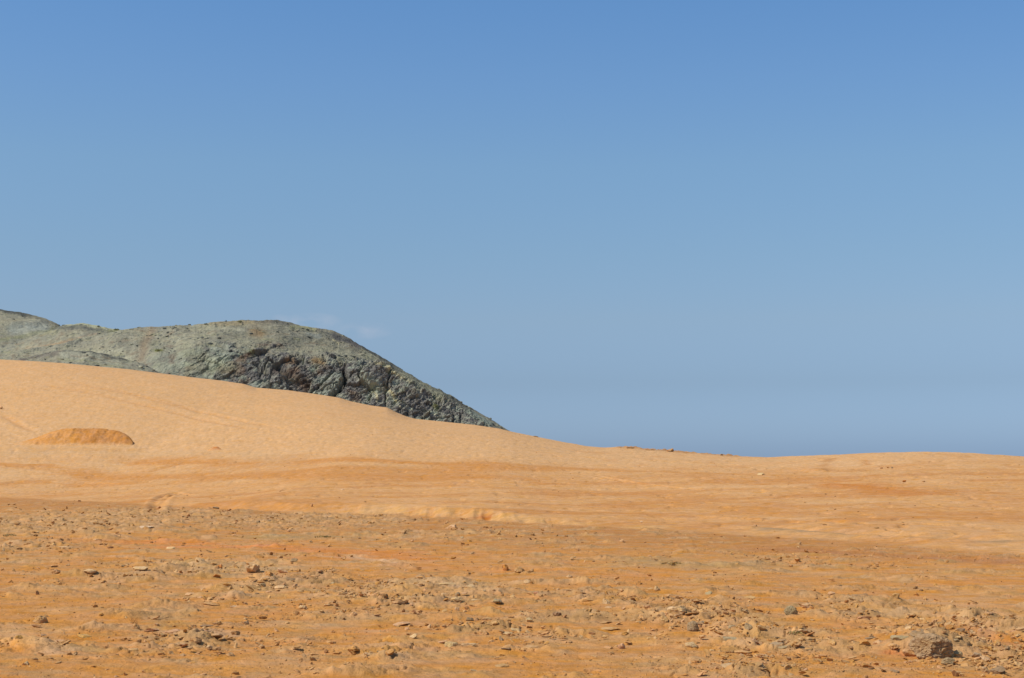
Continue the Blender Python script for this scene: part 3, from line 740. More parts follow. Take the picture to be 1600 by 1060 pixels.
# the big one by the lower edge: a rounded, deeply pitted boulder on a low rubble heap
def pitted(seed, sub, amp=.16):
    v, f = rock_shape(seed, sub, cuts=6, noise=.08, kind='round')
    n = v / np.linalg.norm(v, axis=1)[:, None]
    r1 = 1 - 2.4 * np.abs(fbm3(v[:, 0] * 2.2, v[:, 1] * 2.2, v[:, 2] * 3.2, 4, 5))
    f1, f2, cid, off = wor3(v[:, 0] * 3.2 + .3 * r1, v[:, 1] * 3.2, v[:, 2] * 4.5, 6)
    d = amp * .45 * r1 - amp * .8 * (1 - sstep(0, .22, f2 - f1)) + amp * .35 * fbm3(v[:, 0] * 9, v[:, 1] * 9, v[:, 2] * 9, 3, 8)
    v = v + n * d[:, None]
    v = v / np.abs(v).max(0) * .5
    m = tri_mesh('pitted_boulder', v, f); m.materials.append(M_ROCK)
    return m
MAIN = [ # px, py(base), w, h, colour, kind, label, landmark name or None
 (1458, 1029, 66, 37, 'boulder', 'round', 'big rounded grey-brown pitted boulder on the rubble, largest rock in view', 'the big pitted boulder', 'boulder'),
 (1399, 1021, 21, 12, 'tan', 'block', 'squat tan rock with orange soil under it, next to the big pitted boulder', None, 'stone'),
 (1424, 1027, 24, 15, 'tan', 'block', 'tan rock with a dark gap below, wedged against the big pitted boulder', None, 'stone'),
 (1410, 1002, 34, 18, 'grey', 'slab', 'broad grey slab sloping up behind the big pitted boulder', None, 'stone'),
 (1440, 998, 30, 16, 'greybrown', 'slab', 'grey-brown slab resting on the back of the big pitted boulder', None, 'stone'),
 (1237, 959, 21, 14, 'grey', 'round', 'round blue-grey rock standing alone on orange sand', 'the round grey rock', 'stone'),
 (1262, 951, 17, 10, 'pinkish', 'block', 'pinkish blunt rock beside the round grey rock', None, 'stone'),
 (1083, 988, 20, 16, 'grey', 'round', 'knobbly grey rock with a darker chip at its foot', 'the knobbly grey rock', 'stone'),
 (1098, 990, 7, 8, 'brown', 'block', 'small dark brown chip touching the knobbly grey rock', None, 'stone'),
 (1170, 986, 15, 12, 'grey', 'block', 'cracked grey rock, largest in the rubble past the knobbly grey rock', 'the cracked grey rock', 'stone'),
 (1190, 988, 14, 10, 'tan', 'block', 'tan angular rock just past the cracked grey rock', None, 'stone'),
 (1026, 923, 11, 11, 'cream', 'block', 'cream upright rock alone on bare sand', 'the cream upright rock', 'stone'),
 (947, 944, 14, 11, 'cream', 'block', 'cream squared block with a thin shadow, on bare sand', 'the cream squared block', 'stone'),
 (790, 893, 12, 15, 'orange', 'block', 'orange-brown rock with a dark shaded side, tallest in the middle of the flat', 'the tall orange-brown rock', 'stone'),
 (813, 895, 19, 11, 'tan', 'block', 'tan wedge rock beside the tall orange-brown rock', None, 'stone'),
 (830, 896, 12, 7, 'tan', 'block', 'low tan rock at the end of the short row by the tall orange-brown rock', None, 'stone'),
 (732, 1009, 29, 10, 'cream', 'slab', 'clean cream flat slab, tilted up like a paving stone', 'the clean cream slab', 'stone'),
 (790, 1016, 17, 6, 'greybrown', 'slab', 'thin grey-brown slab with a hard dark shadow, past the clean cream slab', None, 'stone'),
 (688, 1005, 21, 7, 'pinkish', 'slab', 'pinkish broken slab on the hill side of the clean cream slab', None, 'stone'),
 (551, 1023, 21, 14, 'ochre', 'block', 'crumbling ochre lump, biggest in the line of clods near the lower edge', 'the crumbling ochre lump', 'stone'),
 (607, 1028, 18, 13, 'ochre', 'block', 'second crumbling ochre clod, across a gap from the biggest ochre lump', None, 'stone'),
 (527, 1023, 15, 8, 'ochre', 'block', 'low ochre clod between a dark pebble and the biggest ochre lump', None, 'stone'),
 (509, 1022, 8, 7, 'brown', 'round', 'dark brown round pebble at the start of the line of ochre clods', None, 'stone'),
 (595, 1018, 14, 5, 'greybrown', 'slab', 'thin dark slab behind the second ochre clod', None, 'stone'),
 (514, 947, 20, 7, 'white', 'slab', 'whitish low rock, brightest stone on the flat', 'the whitish rock', 'stone'),
 (472, 953, 16, 10, 'pale', 'block', 'pale squared block on the hill side of the whitish rock', None, 'stone'),
 (441, 896, 17, 10, 'pale', 'block', 'pale lump with a brown shaded foot, at the head of the rubble band', 'the pale lump', 'stone'),
 (459, 905, 20, 5, 'greybrown', 'slab', 'thin grey-brown slab with a dark gap below, by the pale lump', None, 'stone'),
 (337, 904, 15, 8, 'orange', 'block', 'bright orange block with a black shadow line beneath', 'the bright orange block', 'stone'),
 (342, 890, 10, 8, 'orange', 'block', 'orange angular rock, taller of the pair behind the bright orange block', None, 'stone'),
 (325, 889, 17, 5, 'cream', 'slab', 'cream flat slab beside the pair behind the bright orange block', None, 'stone'),
 (333, 995, 27, 14, 'pinkish', 'slab', 'domed pinkish slab half buried in sand, with stones round it', 'the domed pinkish slab', 'stone'),
 (304, 1007, 20, 12, 'tan', 'block', 'round tan rock in front of the domed pinkish slab', None, 'stone'),
 (286, 1009, 18, 7, 'pinkish', 'slab', 'flat pinkish rock touching the round tan rock', None, 'stone'),
 (322, 981, 22, 6, 'greybrown', 'slab', 'long grey-brown slab behind the domed pinkish slab', None, 'stone'),
 (342, 978, 8, 9, 'tan', 'block', 'small tan cube of rock behind the domed pinkish slab', None, 'stone'),
 (300, 983, 8, 7, 'brown', 'block', 'small brown block behind the pale half-buried slab pair', None, 'stone'),
 (327, 1017, 11, 9, 'pale', 'block', 'pale split block with black gaps, front of the domed pinkish slab', None, 'stone'),
 (338, 1017, 12, 7, 'tan', 'block', 'tan split block beside the pale split block', None, 'stone'),
 (367, 992, 15, 8, 'brown', 'block', 'dark brown block put in for a cast shadow, past the domed pinkish slab', None, 'stone'),  # dark brown colour stands in for a shadow on the sand
 (386, 977, 9, 7, 'greybrown', 'block', 'grey-brown pointed stone standing past the dark brown block', None, 'stone'),
 (234, 988, 25, 9, 'pinkish', 'slab', 'pale pinkish half-buried slab, first of a flush pair', 'the flush slab pair', 'stone'),
 (268, 989, 28, 8, 'pinkish', 'slab', 'longer pinkish half-buried slab, second of the flush pair', None, 'stone'),
 (210, 1016, 24, 9, 'tan', 'slab', 'jagged tan slab in front of the flush slab pair', None, 'stone'),
 (217, 1006, 7, 8, 'tan', 'block', 'narrow tan splinter standing on the jagged tan slab', None, 'stone'),
 (227, 825, 21, 6, 'white', 'slab', 'whitish slab with a dark overhang among far rubble', 'the overhung whitish slab', 'stone'),
 (150, 843, 16, 5, 'pale', 'slab', 'pale slab in the far stones, in front of the overhung whitish slab', None, 'stone'),
 (101, 857, 22, 6, 'pale', 'slab', 'low pale slab alone in the far stones toward the frame edge', 'the low pale far slab', 'stone'),
 (265, 858, 16, 6, 'pale', 'slab', 'pale slab at the start of the orange streak of soil', 'the slab by the orange streak', 'stone'),
 (218, 892, 26, 11, 'pale', 'slab', 'broad pale rubbly slab pitted with small holes', 'the broad rubbly slab', 'stone'),
 (137, 898, 26, 10, 'pale', 'slab', 'pale domed slab on the hill side of the broad rubbly slab', None, 'stone'),
 (172, 857, 9, 5, 'brown', 'block', 'small dark stone at the edge of the far rubble', None, 'stone'),
 (57, 930, 7, 9, 'brown', 'block', 'narrow dark brown block standing in for a dark slot in plain sand', 'the lone dark slot', 'stone'),  # solid dark shape added in place of a dark slot
 (295, 931, 15, 7, 'pinkish', 'block', 'pinkish stone, start of a trail ending at a small white stone', 'the pinkish trail stone', 'stone'),
 (312, 935, 12, 6, 'pinkish', 'block', 'second pinkish stone of the trail to the small white stone', None, 'stone'),
 (328, 940, 12, 5, 'tan', 'block', 'tan flat stone of the trail to the small white stone', None, 'stone'),
 (366, 949, 13, 5, 'white', 'slab', 'small bright white stone at the end of the pinkish trail', None, 'stone'),
 (57, 981, 16, 6, 'brown', 'block', 'dark brown low rock on sand near the picture edge', 'the dark low rock', 'stone'),
 (130, 997, 22, 5, 'ochre', 'slab', 'thin ochre slab lying past the dark low rock', None, 'stone'),
 (67, 994, 12, 4, 'greybrown', 'slab', 'thin grey slab in front of the dark low rock', None, 'stone'),
 (181, 1023, 9, 6, 'greybrown', 'block', 'small grey-brown stone in front of the jagged tan slab', None, 'stone'),
 (627, 945, 30, 9, 'tan', 'slab', 'long tan slab at the centre of the rubble band', 'the long tan slab', 'stone'),
 (630, 934, 22, 5, 'greybrown', 'slab', 'dark-topped slab just behind the long tan slab', None, 'stone'),
 (647, 957, 9, 5, 'pinkish', 'block', 'small pink stone in front of the long tan slab', None, 'stone'),
 (600, 935, 13, 9, 'brown', 'block', 'round dark stone with a black hollow, behind the long tan slab', None, 'stone'),
 (712, 941, 19, 9, 'pale', 'block', 'pale oblong block with a dark gap at its end', 'the pale oblong block', 'stone'),
 (745, 939, 17, 6, 'pale', 'slab', 'pale slab with a dark rim, behind the pale oblong block', None, 'stone'),
 (730, 954, 9, 8, 'brown', 'block', 'dark brown double stone in front of the pale oblong block', None, 'stone'),
 (585, 963, 18, 5, 'pinkish', 'slab', 'thin pinkish plate flush with open sand', 'the thin pinkish plate', 'stone'),
 (627, 978, 31, 6, 'pinkish', 'slab', 'wide smooth pinkish plate, flush with open sand', 'the wide smooth plate', 'stone'),
 (697, 914, 32, 8, 'pale', 'slab', 'wide pale slab at the back of the rubble band', 'the wide pale slab', 'stone'),
 (735, 918, 18, 7, 'pale', 'slab', 'pale slab continuing the line of the wide pale slab', None, 'stone'),
 (490, 902, 17, 6, 'tan', 'slab', 'tan slab behind the line from the pale lump', None, 'stone'),
 (411, 918, 13, 9, 'greybrown', 'block', 'grey-brown split rock with a dark cleft, in front of the pale lump', None, 'stone'),
 (438, 919, 20, 8, 'pale', 'slab', 'pale ledge next to the split rock in front of the pale lump', None, 'stone'),
 (791, 992, 20, 8, 'cream', 'slab', 'cream slab with a small stone at its end, past the clean cream slab', None, 'stone'),
 (783, 1003, 10, 8, 'grey', 'block', 'grey stone leaning between two slabs past the clean cream slab', None, 'stone'),
 (825, 913, 14, 6, 'pale', 'block', 'pale low stone in front of the tall orange-brown rock', None, 'stone'),
 (917, 941, 18, 5, 'tan', 'slab', 'tan plate on the hill side of the cream squared block', None, 'stone'),
 (951, 951, 12, 4, 'pale', 'slab', 'pale plate lying in front of the cream squared block', None, 'stone'),
 (872, 965, 17, 10, 'greybrown', 'block', 'pitted grey-brown rock on open sand, with a dark chip beside it', 'the pitted grey-brown rock', 'stone'),
 (882, 966, 8, 7, 'brown', 'block', 'dark chip beside the pitted grey-brown rock', None, 'stone'),
 (826, 973, 12, 8, 'cream', 'block', 'cream cube-like stone alone on open sand', 'the cream cube-like stone', 'stone'),
 (807, 987, 18, 8, 'pale', 'slab', 'pale slab with a dark back edge, in front of the cream cube-like stone', None, 'stone'),
 (925, 992, 14, 6, 'brown', 'slab', 'brown shard with a black shadow, on open sand', 'the brown shard', 'stone'),
 (955, 986, 30, 7, 'tan', 'slab', 'long tan plate behind the chipped pinkish block', None, 'stone'),
 (951, 975, 26, 6, 'tan', 'slab', 'tan curved plate, farther back than the long tan plate', None, 'stone'),
 (970, 1016, 14, 11, 'pinkish', 'block', 'chipped pinkish block with a shaded end, near the lower edge', 'the chipped pinkish block', 'stone'),
 (953, 1014, 18, 7, 'tan', 'slab', 'tan slab leaning toward the chipped pinkish block', None, 'stone'),
 (1011, 951, 11, 7, 'pinkish', 'block', 'pinkish angular stone leading the rubble field', 'the pinkish leading stone', 'stone'),
 (1005, 969, 17, 8, 'tan', 'block', 'tan rock with a dark hollow, in front of the pinkish leading stone', None, 'stone'),
 (1040, 972, 15, 11, 'tan', 'block', 'tan squared rock with a cracked side in the rubble field', 'the tan squared rock', 'stone'),
 (1050, 953, 16, 8, 'pale', 'block', 'pale block with a dark chip behind the tan squared rock', None, 'stone'),
 (1082, 962, 21, 6, 'tan', 'slab', 'tan ledge behind the knobbly grey rock', None, 'stone'),
 (1096, 974, 13, 6, 'grey', 'block', 'grey flat stone right behind the knobbly grey rock', None, 'stone'),
 (1135, 961, 10, 7, 'brown', 'block', 'dark brown wedge stone behind the cracked grey rock', None, 'stone'),
 (1143, 981, 13, 6, 'grey', 'block', 'grey low stone on the hill side of the cracked grey rock', None, 'stone'),
 (1150, 949, 13, 7, 'tan', 'block', 'tan rugged stone behind the dark brown wedge stone', None, 'stone'),
 (1172, 935, 17, 6, 'tan', 'slab', 'tan slab with a shadow line at the back of the rubble field', 'the back tan slab', 'stone'),
 (1082, 1012, 23, 9, 'pale', 'block', 'pale broken rock with a dark end, in front of the knobbly grey rock', 'the pale broken rock', 'stone'),
 (1142, 1004, 26, 10, 'grey', 'slab', 'low grey mound of rock in front of the cracked grey rock', None, 'stone'),
 (1161, 1023, 27, 7, 'tan', 'slab', 'tan ledge with a long black gap below, by the low grey mound', 'the ledge with the black gap', 'stone'),
 (1147, 1045, 36, 7, 'pale', 'slab', 'long pale slab near the lower edge', 'the long pale slab', 'stone'),
 (1192, 1044, 10, 12, 'grey', 'block', 'grey upright stone with a black foot by the long pale slab', None, 'stone'),
 (972, 848, 8, 5, 'pale', 'round', 'small pale round stone far off where the dark soil begins', 'the far pale round stone', 'stone'),
 (828, 1014, 30, 6, 'tan', 'slab', 'tan low hump of rock on open sand near the lower edge', 'the low tan hump', 'stone'),
 (1300, 929, 11, 6, 'pale', 'round', 'pale round stone alone behind the round grey rock', None, 'stone'),
 (1332, 939, 12, 6, 'pale', 'block', 'pale chipped stone with a dark end, beyond the round grey rock', 'the pale chipped stone', 'stone'),
 (1395, 944, 11, 7, 'tan', 'block', 'tan stone alone with a thin dark base', 'the lone tan stone', 'stone'),
 (1352, 967, 23, 11, 'pinkish', 'slab', 'wide pinkish slab with dark stones on both ends', 'the wide pinkish slab', 'stone'),
 (1373, 964, 7, 6, 'brown', 'block', 'small black-brown stone at one end of the wide pinkish slab', None, 'stone'),
 (1347, 956, 13, 4, 'brown', 'slab', 'dark thin shard behind the wide pinkish slab', None, 'stone'),
 (1455, 979, 9, 8, 'brown', 'block', 'olive-brown blunt stone behind the big pitted boulder', None, 'stone'),
 (1466, 975, 11, 5, 'grey', 'slab', 'grey thin slab touching the olive-brown blunt stone', None, 'stone'),
 (1474, 972, 5, 8, 'brown', 'block', 'narrow brown upright stone past the olive-brown blunt stone', None, 'stone'),
 (1502, 987, 15, 8, 'greybrown', 'block', 'grey-brown flat-topped rock on orange soil past the big pitted boulder', 'the flat-topped rock', 'stone'),
 (1497, 1000, 17, 8, 'pale', 'slab', 'pale tilted slab with a dark edge, front of the flat-topped rock', None, 'stone'),
 (1532, 988, 8, 6, 'pinkish', 'round', 'small pinkish round stone past the flat-topped rock', None, 'stone'),
 (1566, 989, 18, 11, 'tan', 'block', 'tan rock with a deep dark notch, toward the far frame edge', 'the notched tan rock', 'stone'),
 (1527, 1028, 16, 13, 'grey', 'block', 'blue-grey rock with a black shaded edge, past the big pitted boulder', 'the blue-grey edge rock', 'stone'),
 (1560, 1018, 14, 9, 'tan', 'block', 'tan rock behind the blue-grey edge rock', None, 'stone'),
 (1575, 1020, 9, 8, 'greybrown', 'block', 'grey-brown stone beside the tan rock behind the blue-grey edge rock', None, 'stone'),
 (1543, 1034, 20, 9, 'pale', 'block', 'pale pitted stone in front of the blue-grey edge rock', None, 'stone'),
 (1497, 1028, 15, 14, 'grey', 'block', 'grey cleft rock leaning on the big pitted boulder foot', None, 'stone'),
 (1484, 1040, 24, 11, 'grey', 'round', 'grey spongy rock in front of the big pitted boulder', None, 'stone'),
 (1541, 1052, 12, 14, 'cream', 'block', 'cream pointed stone near the lower edge', 'the cream pointed stone', 'stone'),
 (1560, 1054, 26, 14, 'greybrown', 'block', 'grey-brown slanting rock next to the cream pointed stone', None, 'stone'),
 (1215, 1008, 34, 10, 'grey', 'slab', 'wide grey slab with a black hollow at its front', 'the wide grey slab', 'stone'),
 (1227, 1008, 9, 4, 'brown', 'block', 'black-brown stone in the hollow of the wide grey slab', None, 'stone'),
 (1262, 1003, 32, 9, 'grey', 'slab', 'long grey curved slab past the wide grey slab', None, 'stone'),
 (1253, 1003, 7, 5, 'brown', 'block', 'dark stone on the edge of the long grey curved slab', None, 'stone'),
 (1304, 1011, 17, 8, 'tan', 'block', 'tan jagged stone at the end of the long grey curved slab', None, 'stone'),
 (1331, 1015, 13, 5, 'brown', 'slab', 'dark brown shard between the grey slabs and the big pitted boulder', None, 'stone'),
 (1226, 1022, 13, 5, 'tan', 'slab', 'tan lip of rock over a dark gap, in front of the wide grey slab', None, 'stone'),
 (1266, 1018, 14, 6, 'greybrown', 'block', 'grey-brown cluster of chips in front of the long grey curved slab', None, 'stone'),
 (1401, 1053, 18, 7, 'greybrown', 'slab', 'grey-brown slab alone near the lower edge, before the big pitted boulder', 'the lone lower slab', 'stone'),
 (1196, 1050, 10, 5, 'brown', 'block', 'brown stone with a white fleck in front of the grey upright stone', None, 'stone'),
 (1191, 742, 14, 5, 'cream', 'slab', 'cream rock half sunk in the distant sand slope', 'the distant cream rock', 'stone'),
 (1180, 823, 7, 4, 'pinkish', 'round', 'small pinkish stone far off beside a dusty track', None, 'stone'),
 (1165, 839, 6, 4, 'brown', 'block', 'small dark stone far off in front of the dusty track', None, 'stone'),
 (837, 683, 8, 3, 'greybrown', 'slab', 'low dark rock on the sand skyline beside the headland tip', None, 'stone'),
 (968, 700, 10, 3, 'brown', 'slab', 'low brown rock on the skyline, first of the far ridge', None, 'stone'),
 (985, 701, 14, 3, 'brown', 'slab', 'long low brown rock on the skyline, second of the far ridge', None, 'stone'),
 (1015, 704, 16, 4, 'brown', 'slab', 'low brown rock on the skyline, before the far ridge knob', None, 'stone'),
 (1048, 706, 13, 7, 'tan', 'block', 'tan rocky knob standing highest on the far skyline ridge', None, 'stone'),
 (1073, 708, 9, 3, 'tan', 'slab', 'low tan rock on the skyline just past the rocky knob', None, 'stone'),
 (1127, 712, 6, 3, 'greybrown', 'block', 'small grey rock on the skyline where the far ridge ends', None, 'stone'),
 (1378, 733, 5, 4, 'brown', 'block', 'small dark rock on the pale slope, beside two fainter ones', None, 'stone'),
 (1388, 732, 5, 3, 'tan', 'block', 'fainter tan rock of a pair on the pale slope', None, 'stone'),
 (1394, 732, 4, 3, 'greybrown', 'block', 'fainter grey rock of a pair on the pale slope', None, 'stone'),
 (1414, 754, 7, 4, 'orange', 'block', 'orange clod low on the pale slope behind the orange scar', None, 'stone'),
 (1443, 754, 6, 3, 'brown', 'block', 'dark clod past the orange clod on the pale slope', None, 'stone'),
 (124, 784, 6, 4, 'brown', 'block', 'dark brown stone on the edge where sand meets stones', None, 'stone'),
 (487, 793, 4, 6, 'brown', 'block', 'dark upright clod on the lip of the sand bank', None, 'stone'),
 (336, 795, 10, 4, 'greybrown', 'block', 'grey-brown stone beside the wheel marks on the bank', None, 'stone'),
 (535, 766, 5, 2, 'white', 'slab', 'tiny white stone alone on the far sand', None, 'stone'),
 (1002, 817, 4, 3, 'white', 'block', 'tiny white stone where the sand bank ends', None, 'stone'),
 (1, 640, 5, 5, 'brown', 'block', 'dark block standing in for a hole at the picture edge, high on the dune', None, 'stone'),  # brown block stands in for the darkness of a small hole
]
big_mesh = pitted(5, 5, .085)
med_mesh = [pitted(15 + i, 4, .10) for i in range(3)]
landmarks = []
for i, (px, py, w, h, colr, kind, lab, lm, cat) in enumerate(MAIN):
    mesh = None; nm = 'stone'
    if cat == 'boulder': mesh = big_mesh; nm = 'boulder'
    elif kind == 'round' and w >= 12: mesh = med_mesh[i % 3]
    o = put_rock(px, py, w, h, colr, kind, lab, nm, 'stones on the flat' if nm == 'stone' else None, mesh=mesh, category='boulder' if nm == 'boulder' else 'stone')
    if lm: landmarks.append((px, py, lm))

# more stones between them, each one described by the marked stone it lies beside
NG = 300 - len(MAIN)
cand = []
while len(cand) < NG:
    if rs.random() < .88:
        k = int(rs.integers(0, len(RUBBLE))); R_ = RUBBLE[k]
        if rs.random() > R_[4]: continue
        x_, y_ = R_[0] + rs.normal() * R_[2] * .6, R_[1] + rs.normal() * R_[3] * .6
    else:
        py_ = 800 + 255 * rs.random() ** .8; px_ = rs.uniform(0, 1600)
        y_ = EYE * F / (py_ - HY); x_ = (px_ - HX) / F * y_
    if y_ < 11.7 or y_ > 75: continue
    px_ = HX + F * x_ / y_; py_ = HY + F * EYE / y_
    if px_ < 3 or px_ > 1597 or py_ > 1057 or y_ > edge_y(x_) - 1: continue
    w_ = min(26, rs.lognormal(-2.35, .5) * F / y_ * .72)
    if w_ < 5: continue
    if any(abs(px_ - q['px']) < (w_ + q['w']) * .45 and abs(py_ - q['py']) < 5 for q in placed): continue
    if any(abs(px_ - q[0]) < (w_ + q[2]) * .5 and abs(py_ - q[1]) < 4 for q in cand): continue
    cand.append((px_, py_, w_))
gen = []
cols_p = ['tan', 'pale', 'pinkish', 'greybrown', 'ochre', 'grey', 'brown', 'cream']
for (px_, py_, w_) in cand:
    kd = 'slab' if rs.random() < .45 else 'block'
    cl_ = cols_p[int(rs.choice(8, p=[.27, .17, .14, .14, .10, .08, .07, .03]))]
    h_ = w_ * (rs.uniform(.22, .36) if kd == 'slab' else rs.uniform(.42, .72))
    o = put_rock(px_, py_, w_, h_, cl_, kd, None, 'stone', 'stones on the flat', sink=rs.uniform(.2, .42))
    L = min(landmarks, key=lambda l: (l[0] - px_) ** 2 * .5 + ((l[1] - py_) * 2.2) ** 2)
    dx, dy = px_ - L[0], (py_ - L[1]) * 3
    if abs(dx) > abs(dy): dr = 'on the hill side of' if dx < 0 else 'on the open-horizon side of'
    else: dr = 'behind' if dy < 0 else 'in front of'
    size = 'small' if w_ < 8 else ('medium' if w_ < 14 else 'large')
    gen.append((L[2], dr, size, WORD.get(cl_, cl_), 'flat stone' if kd == 'slab' else 'angular stone', math.hypot(dx, dy), o))
ORD = ['first', 'second', 'third', 'fourth', 'fifth', 'sixth', 'seventh', 'eighth', 'ninth', 'tenth']
bykey = {}
for g_ in gen: bykey.setdefault(g_[:5], []).append(g_)
for key, lst in bykey.items():
    lst.sort(key=lambda t: t[5])
    for i, g_ in enumerate(lst):
        lm, dr, size, cw, sh = key
        g_[6]['label'] = ('%s %s %s %s %s' % (size, cw, sh, dr, lm)) if len(lst) == 1 else ('%s %s %s, %s out %s %s' % (size, cw, sh, ORD[min(i, 9)], dr, lm))

# stone chips and gravel nobody could count
def scatter(name, n, seed, smin, smax, dens, ymin, ymax, subs=0, label=None, prop=False):
    r = np.random.default_rng(seed)
    v0, f0 = ICO[subs]
    xs, ys = [], []
    tot = 0
    while tot < n:
        # even over the picture's ground area, then thinned by the density of rubble
        py = r.uniform(HY + F * EYE / ymax, HY + F * EYE / ymin, n * 4); px = r.uniform(-60, 1660, n * 4)
        y = EYE * F / (py - HY); x = (px - HX) / F * y
        d = dens(x.astype(np.float32), y.astype(np.float32))
        k = r.random(n * 4) < d
        xs.append(x[k]); ys.append(y[k]); tot += int(k.sum())
    x = np.concatenate(xs)[:n]; y = np.concatenate(ys)[:n]
    z = ground(x, y)
    s = np.exp(r.uniform(np.log(smin), np.log(smax), n)) * (.30 + y / 60.0)
    A = r.uniform(0, 2 * np.pi, n); ca, sa = np.cos(A), np.sin(A)
    nv = len(v0)
    base = v0[None] * (1 + .38 * (r.random((n, nv, 1)) - .5) * 2) * .5
    sc = np.stack([s * r.uniform(.7, 1.4, n), s * r.uniform(.6, 1.1, n), s * r.uniform(.25, .8, n)], -1)
    q = base * sc[:, None, :]
    tx = r.normal(0, .45, n)[:, None]; q2 = q.copy(); q2[..., 2] = q[..., 2] + tx * q[..., 0]
    q = q2
    if prop:
        kk = r.uniform(-.12, .20, n)[:, None]
        q[..., 2] = q[..., 2] * .55
        ca, sa = np.cos((A - np.pi) * .18), np.sin((A - np.pi) * .18)
        q[..., 2] = q[..., 2] - kk * q[..., 1]
        z = z + sc[:, 2] * .22 + .012
    X = q[..., 0] * ca[:, None] - q[..., 1] * sa[:, None] + x[:, None]
    Yv = q[..., 0] * sa[:, None] + q[..., 1] * ca[:, None] + y[:, None]
    Z = q[..., 2] + (z + sc[:, 2] * r.uniform(-.05, .35, n))[:, None]
    V = np.stack([X, Yv, Z], -1).reshape(-1, 3)
    T = (f0[None] + (np.arange(n) * nv)[:, None, None]).reshape(-1, 3)
    pal = np.array([lin(COLS[k]) for k in ('tan', 'pale', 'pinkish', 'greybrown', 'grey', 'ochre', 'brown', 'cream', 'tan')]) * KALB
    ci = pal[r.integers(0, len(pal), n)] * r.uniform(.85, 1.08, (n, 1))
    ci = ci * .62 + lin(DUST) * KALB * .38
    C = np.repeat(ci, nv, 0)
    link(tri_mesh(name, V, T, C), name, M_GRAVEL, kind='stuff', label=label, category='gravel')
def dens_a(x, y):
    m = rubble_mask(x, y); cl = fbm2(x / 1.3, y / 1.3, 3, 401)
    return np.clip((m * 1.0 + .05) * (.35 + 1.6 * cl), 0, 1) * (y < edge_y(x) - .3)
def dens_b(x, y):
    cl = fbm2(x / 2.3, y / 2.3, 4, 411)
    return np.clip(.30 + 1.2 * cl + .4 * rubble_mask(x, y), 0, 1) * (y < edge_y(x) + .5)
scatter('rubble', 4600, 3, .025, .11, dens_a, 11.6, 78, 1, 'loose broken rubble filling the ground between the stones')
scatter('shards', 900, 8, .04, .14, dens_a, 11.6, 70, 1, 'flat shards propped over small dark gaps', prop=True)
scatter('gravel', 12000, 4, .010, .045, dens_b, 11.6, 80, 0, 'fine stone chips strewn over the sandy flat')
def dens_c(x, y):
    return np.clip(.02 + .5 * fbm2(x / 6, y / 6, 3, 421), 0, 1) * (y > edge_y(x))
def sand_bits():
    r = np.random.default_rng(9); n = 420
    v0, f0 = ICO[0]
    px = r.uniform(-40, 1640, n * 3)
    x, y = [], []
    cp = np.interp(px, CREST[:, 0], CREST[:, 1])
    t = r.random(n * 3)
    for i in range(n * 3):
        yc = np.interp(px[i], CREST_D[:, 0], CREST_D[:, 1])
        yv = 38 + (yc - 38) * t[i]
        xv = (px[i] - HX) / F * yv
        if yv > edge_y(xv) + .5: x.append(xv); y.append(yv)
        if len(x) >= n: break
    x = np.array(x); y = np.array(y); n = len(x)
    k = fbm2(x / 7, y / 7, 3, 431) > -.05
    x, y = x[k], y[k]; n = len(x)
    z = ground(x, y); s = np.exp(r.uniform(np.log(.04), np.log(.13), n))
    q = v0[None] * (1 + .35 * (r.random((n, 12, 1)) - .5) * 2) * .5 * np.stack([s, s * .8, s * .45], -1)[:, None, :]
    V = (q + np.stack([x, y, z + s * .1], -1)[:, None, :]).reshape(-1, 3)
    T = (f0[None] + (np.arange(n) * 12)[:, None, None]).reshape(-1, 3)
    pal = np.array([lin(COLS[c_]) for c_ in ('ochre', 'tan', 'brown', 'orange')]) * KALB
    C = np.repeat(pal[r.integers(0, 4, n)] * r.uniform(.8, 1.05, (n, 1)), 12, 0)
    link(tri_mesh('sand_clods', V, T, C), 'sand_clods', M_GRAVEL, kind='stuff', label='small clods and crumbs lying on the open sand', category='clods')
sand_bits()

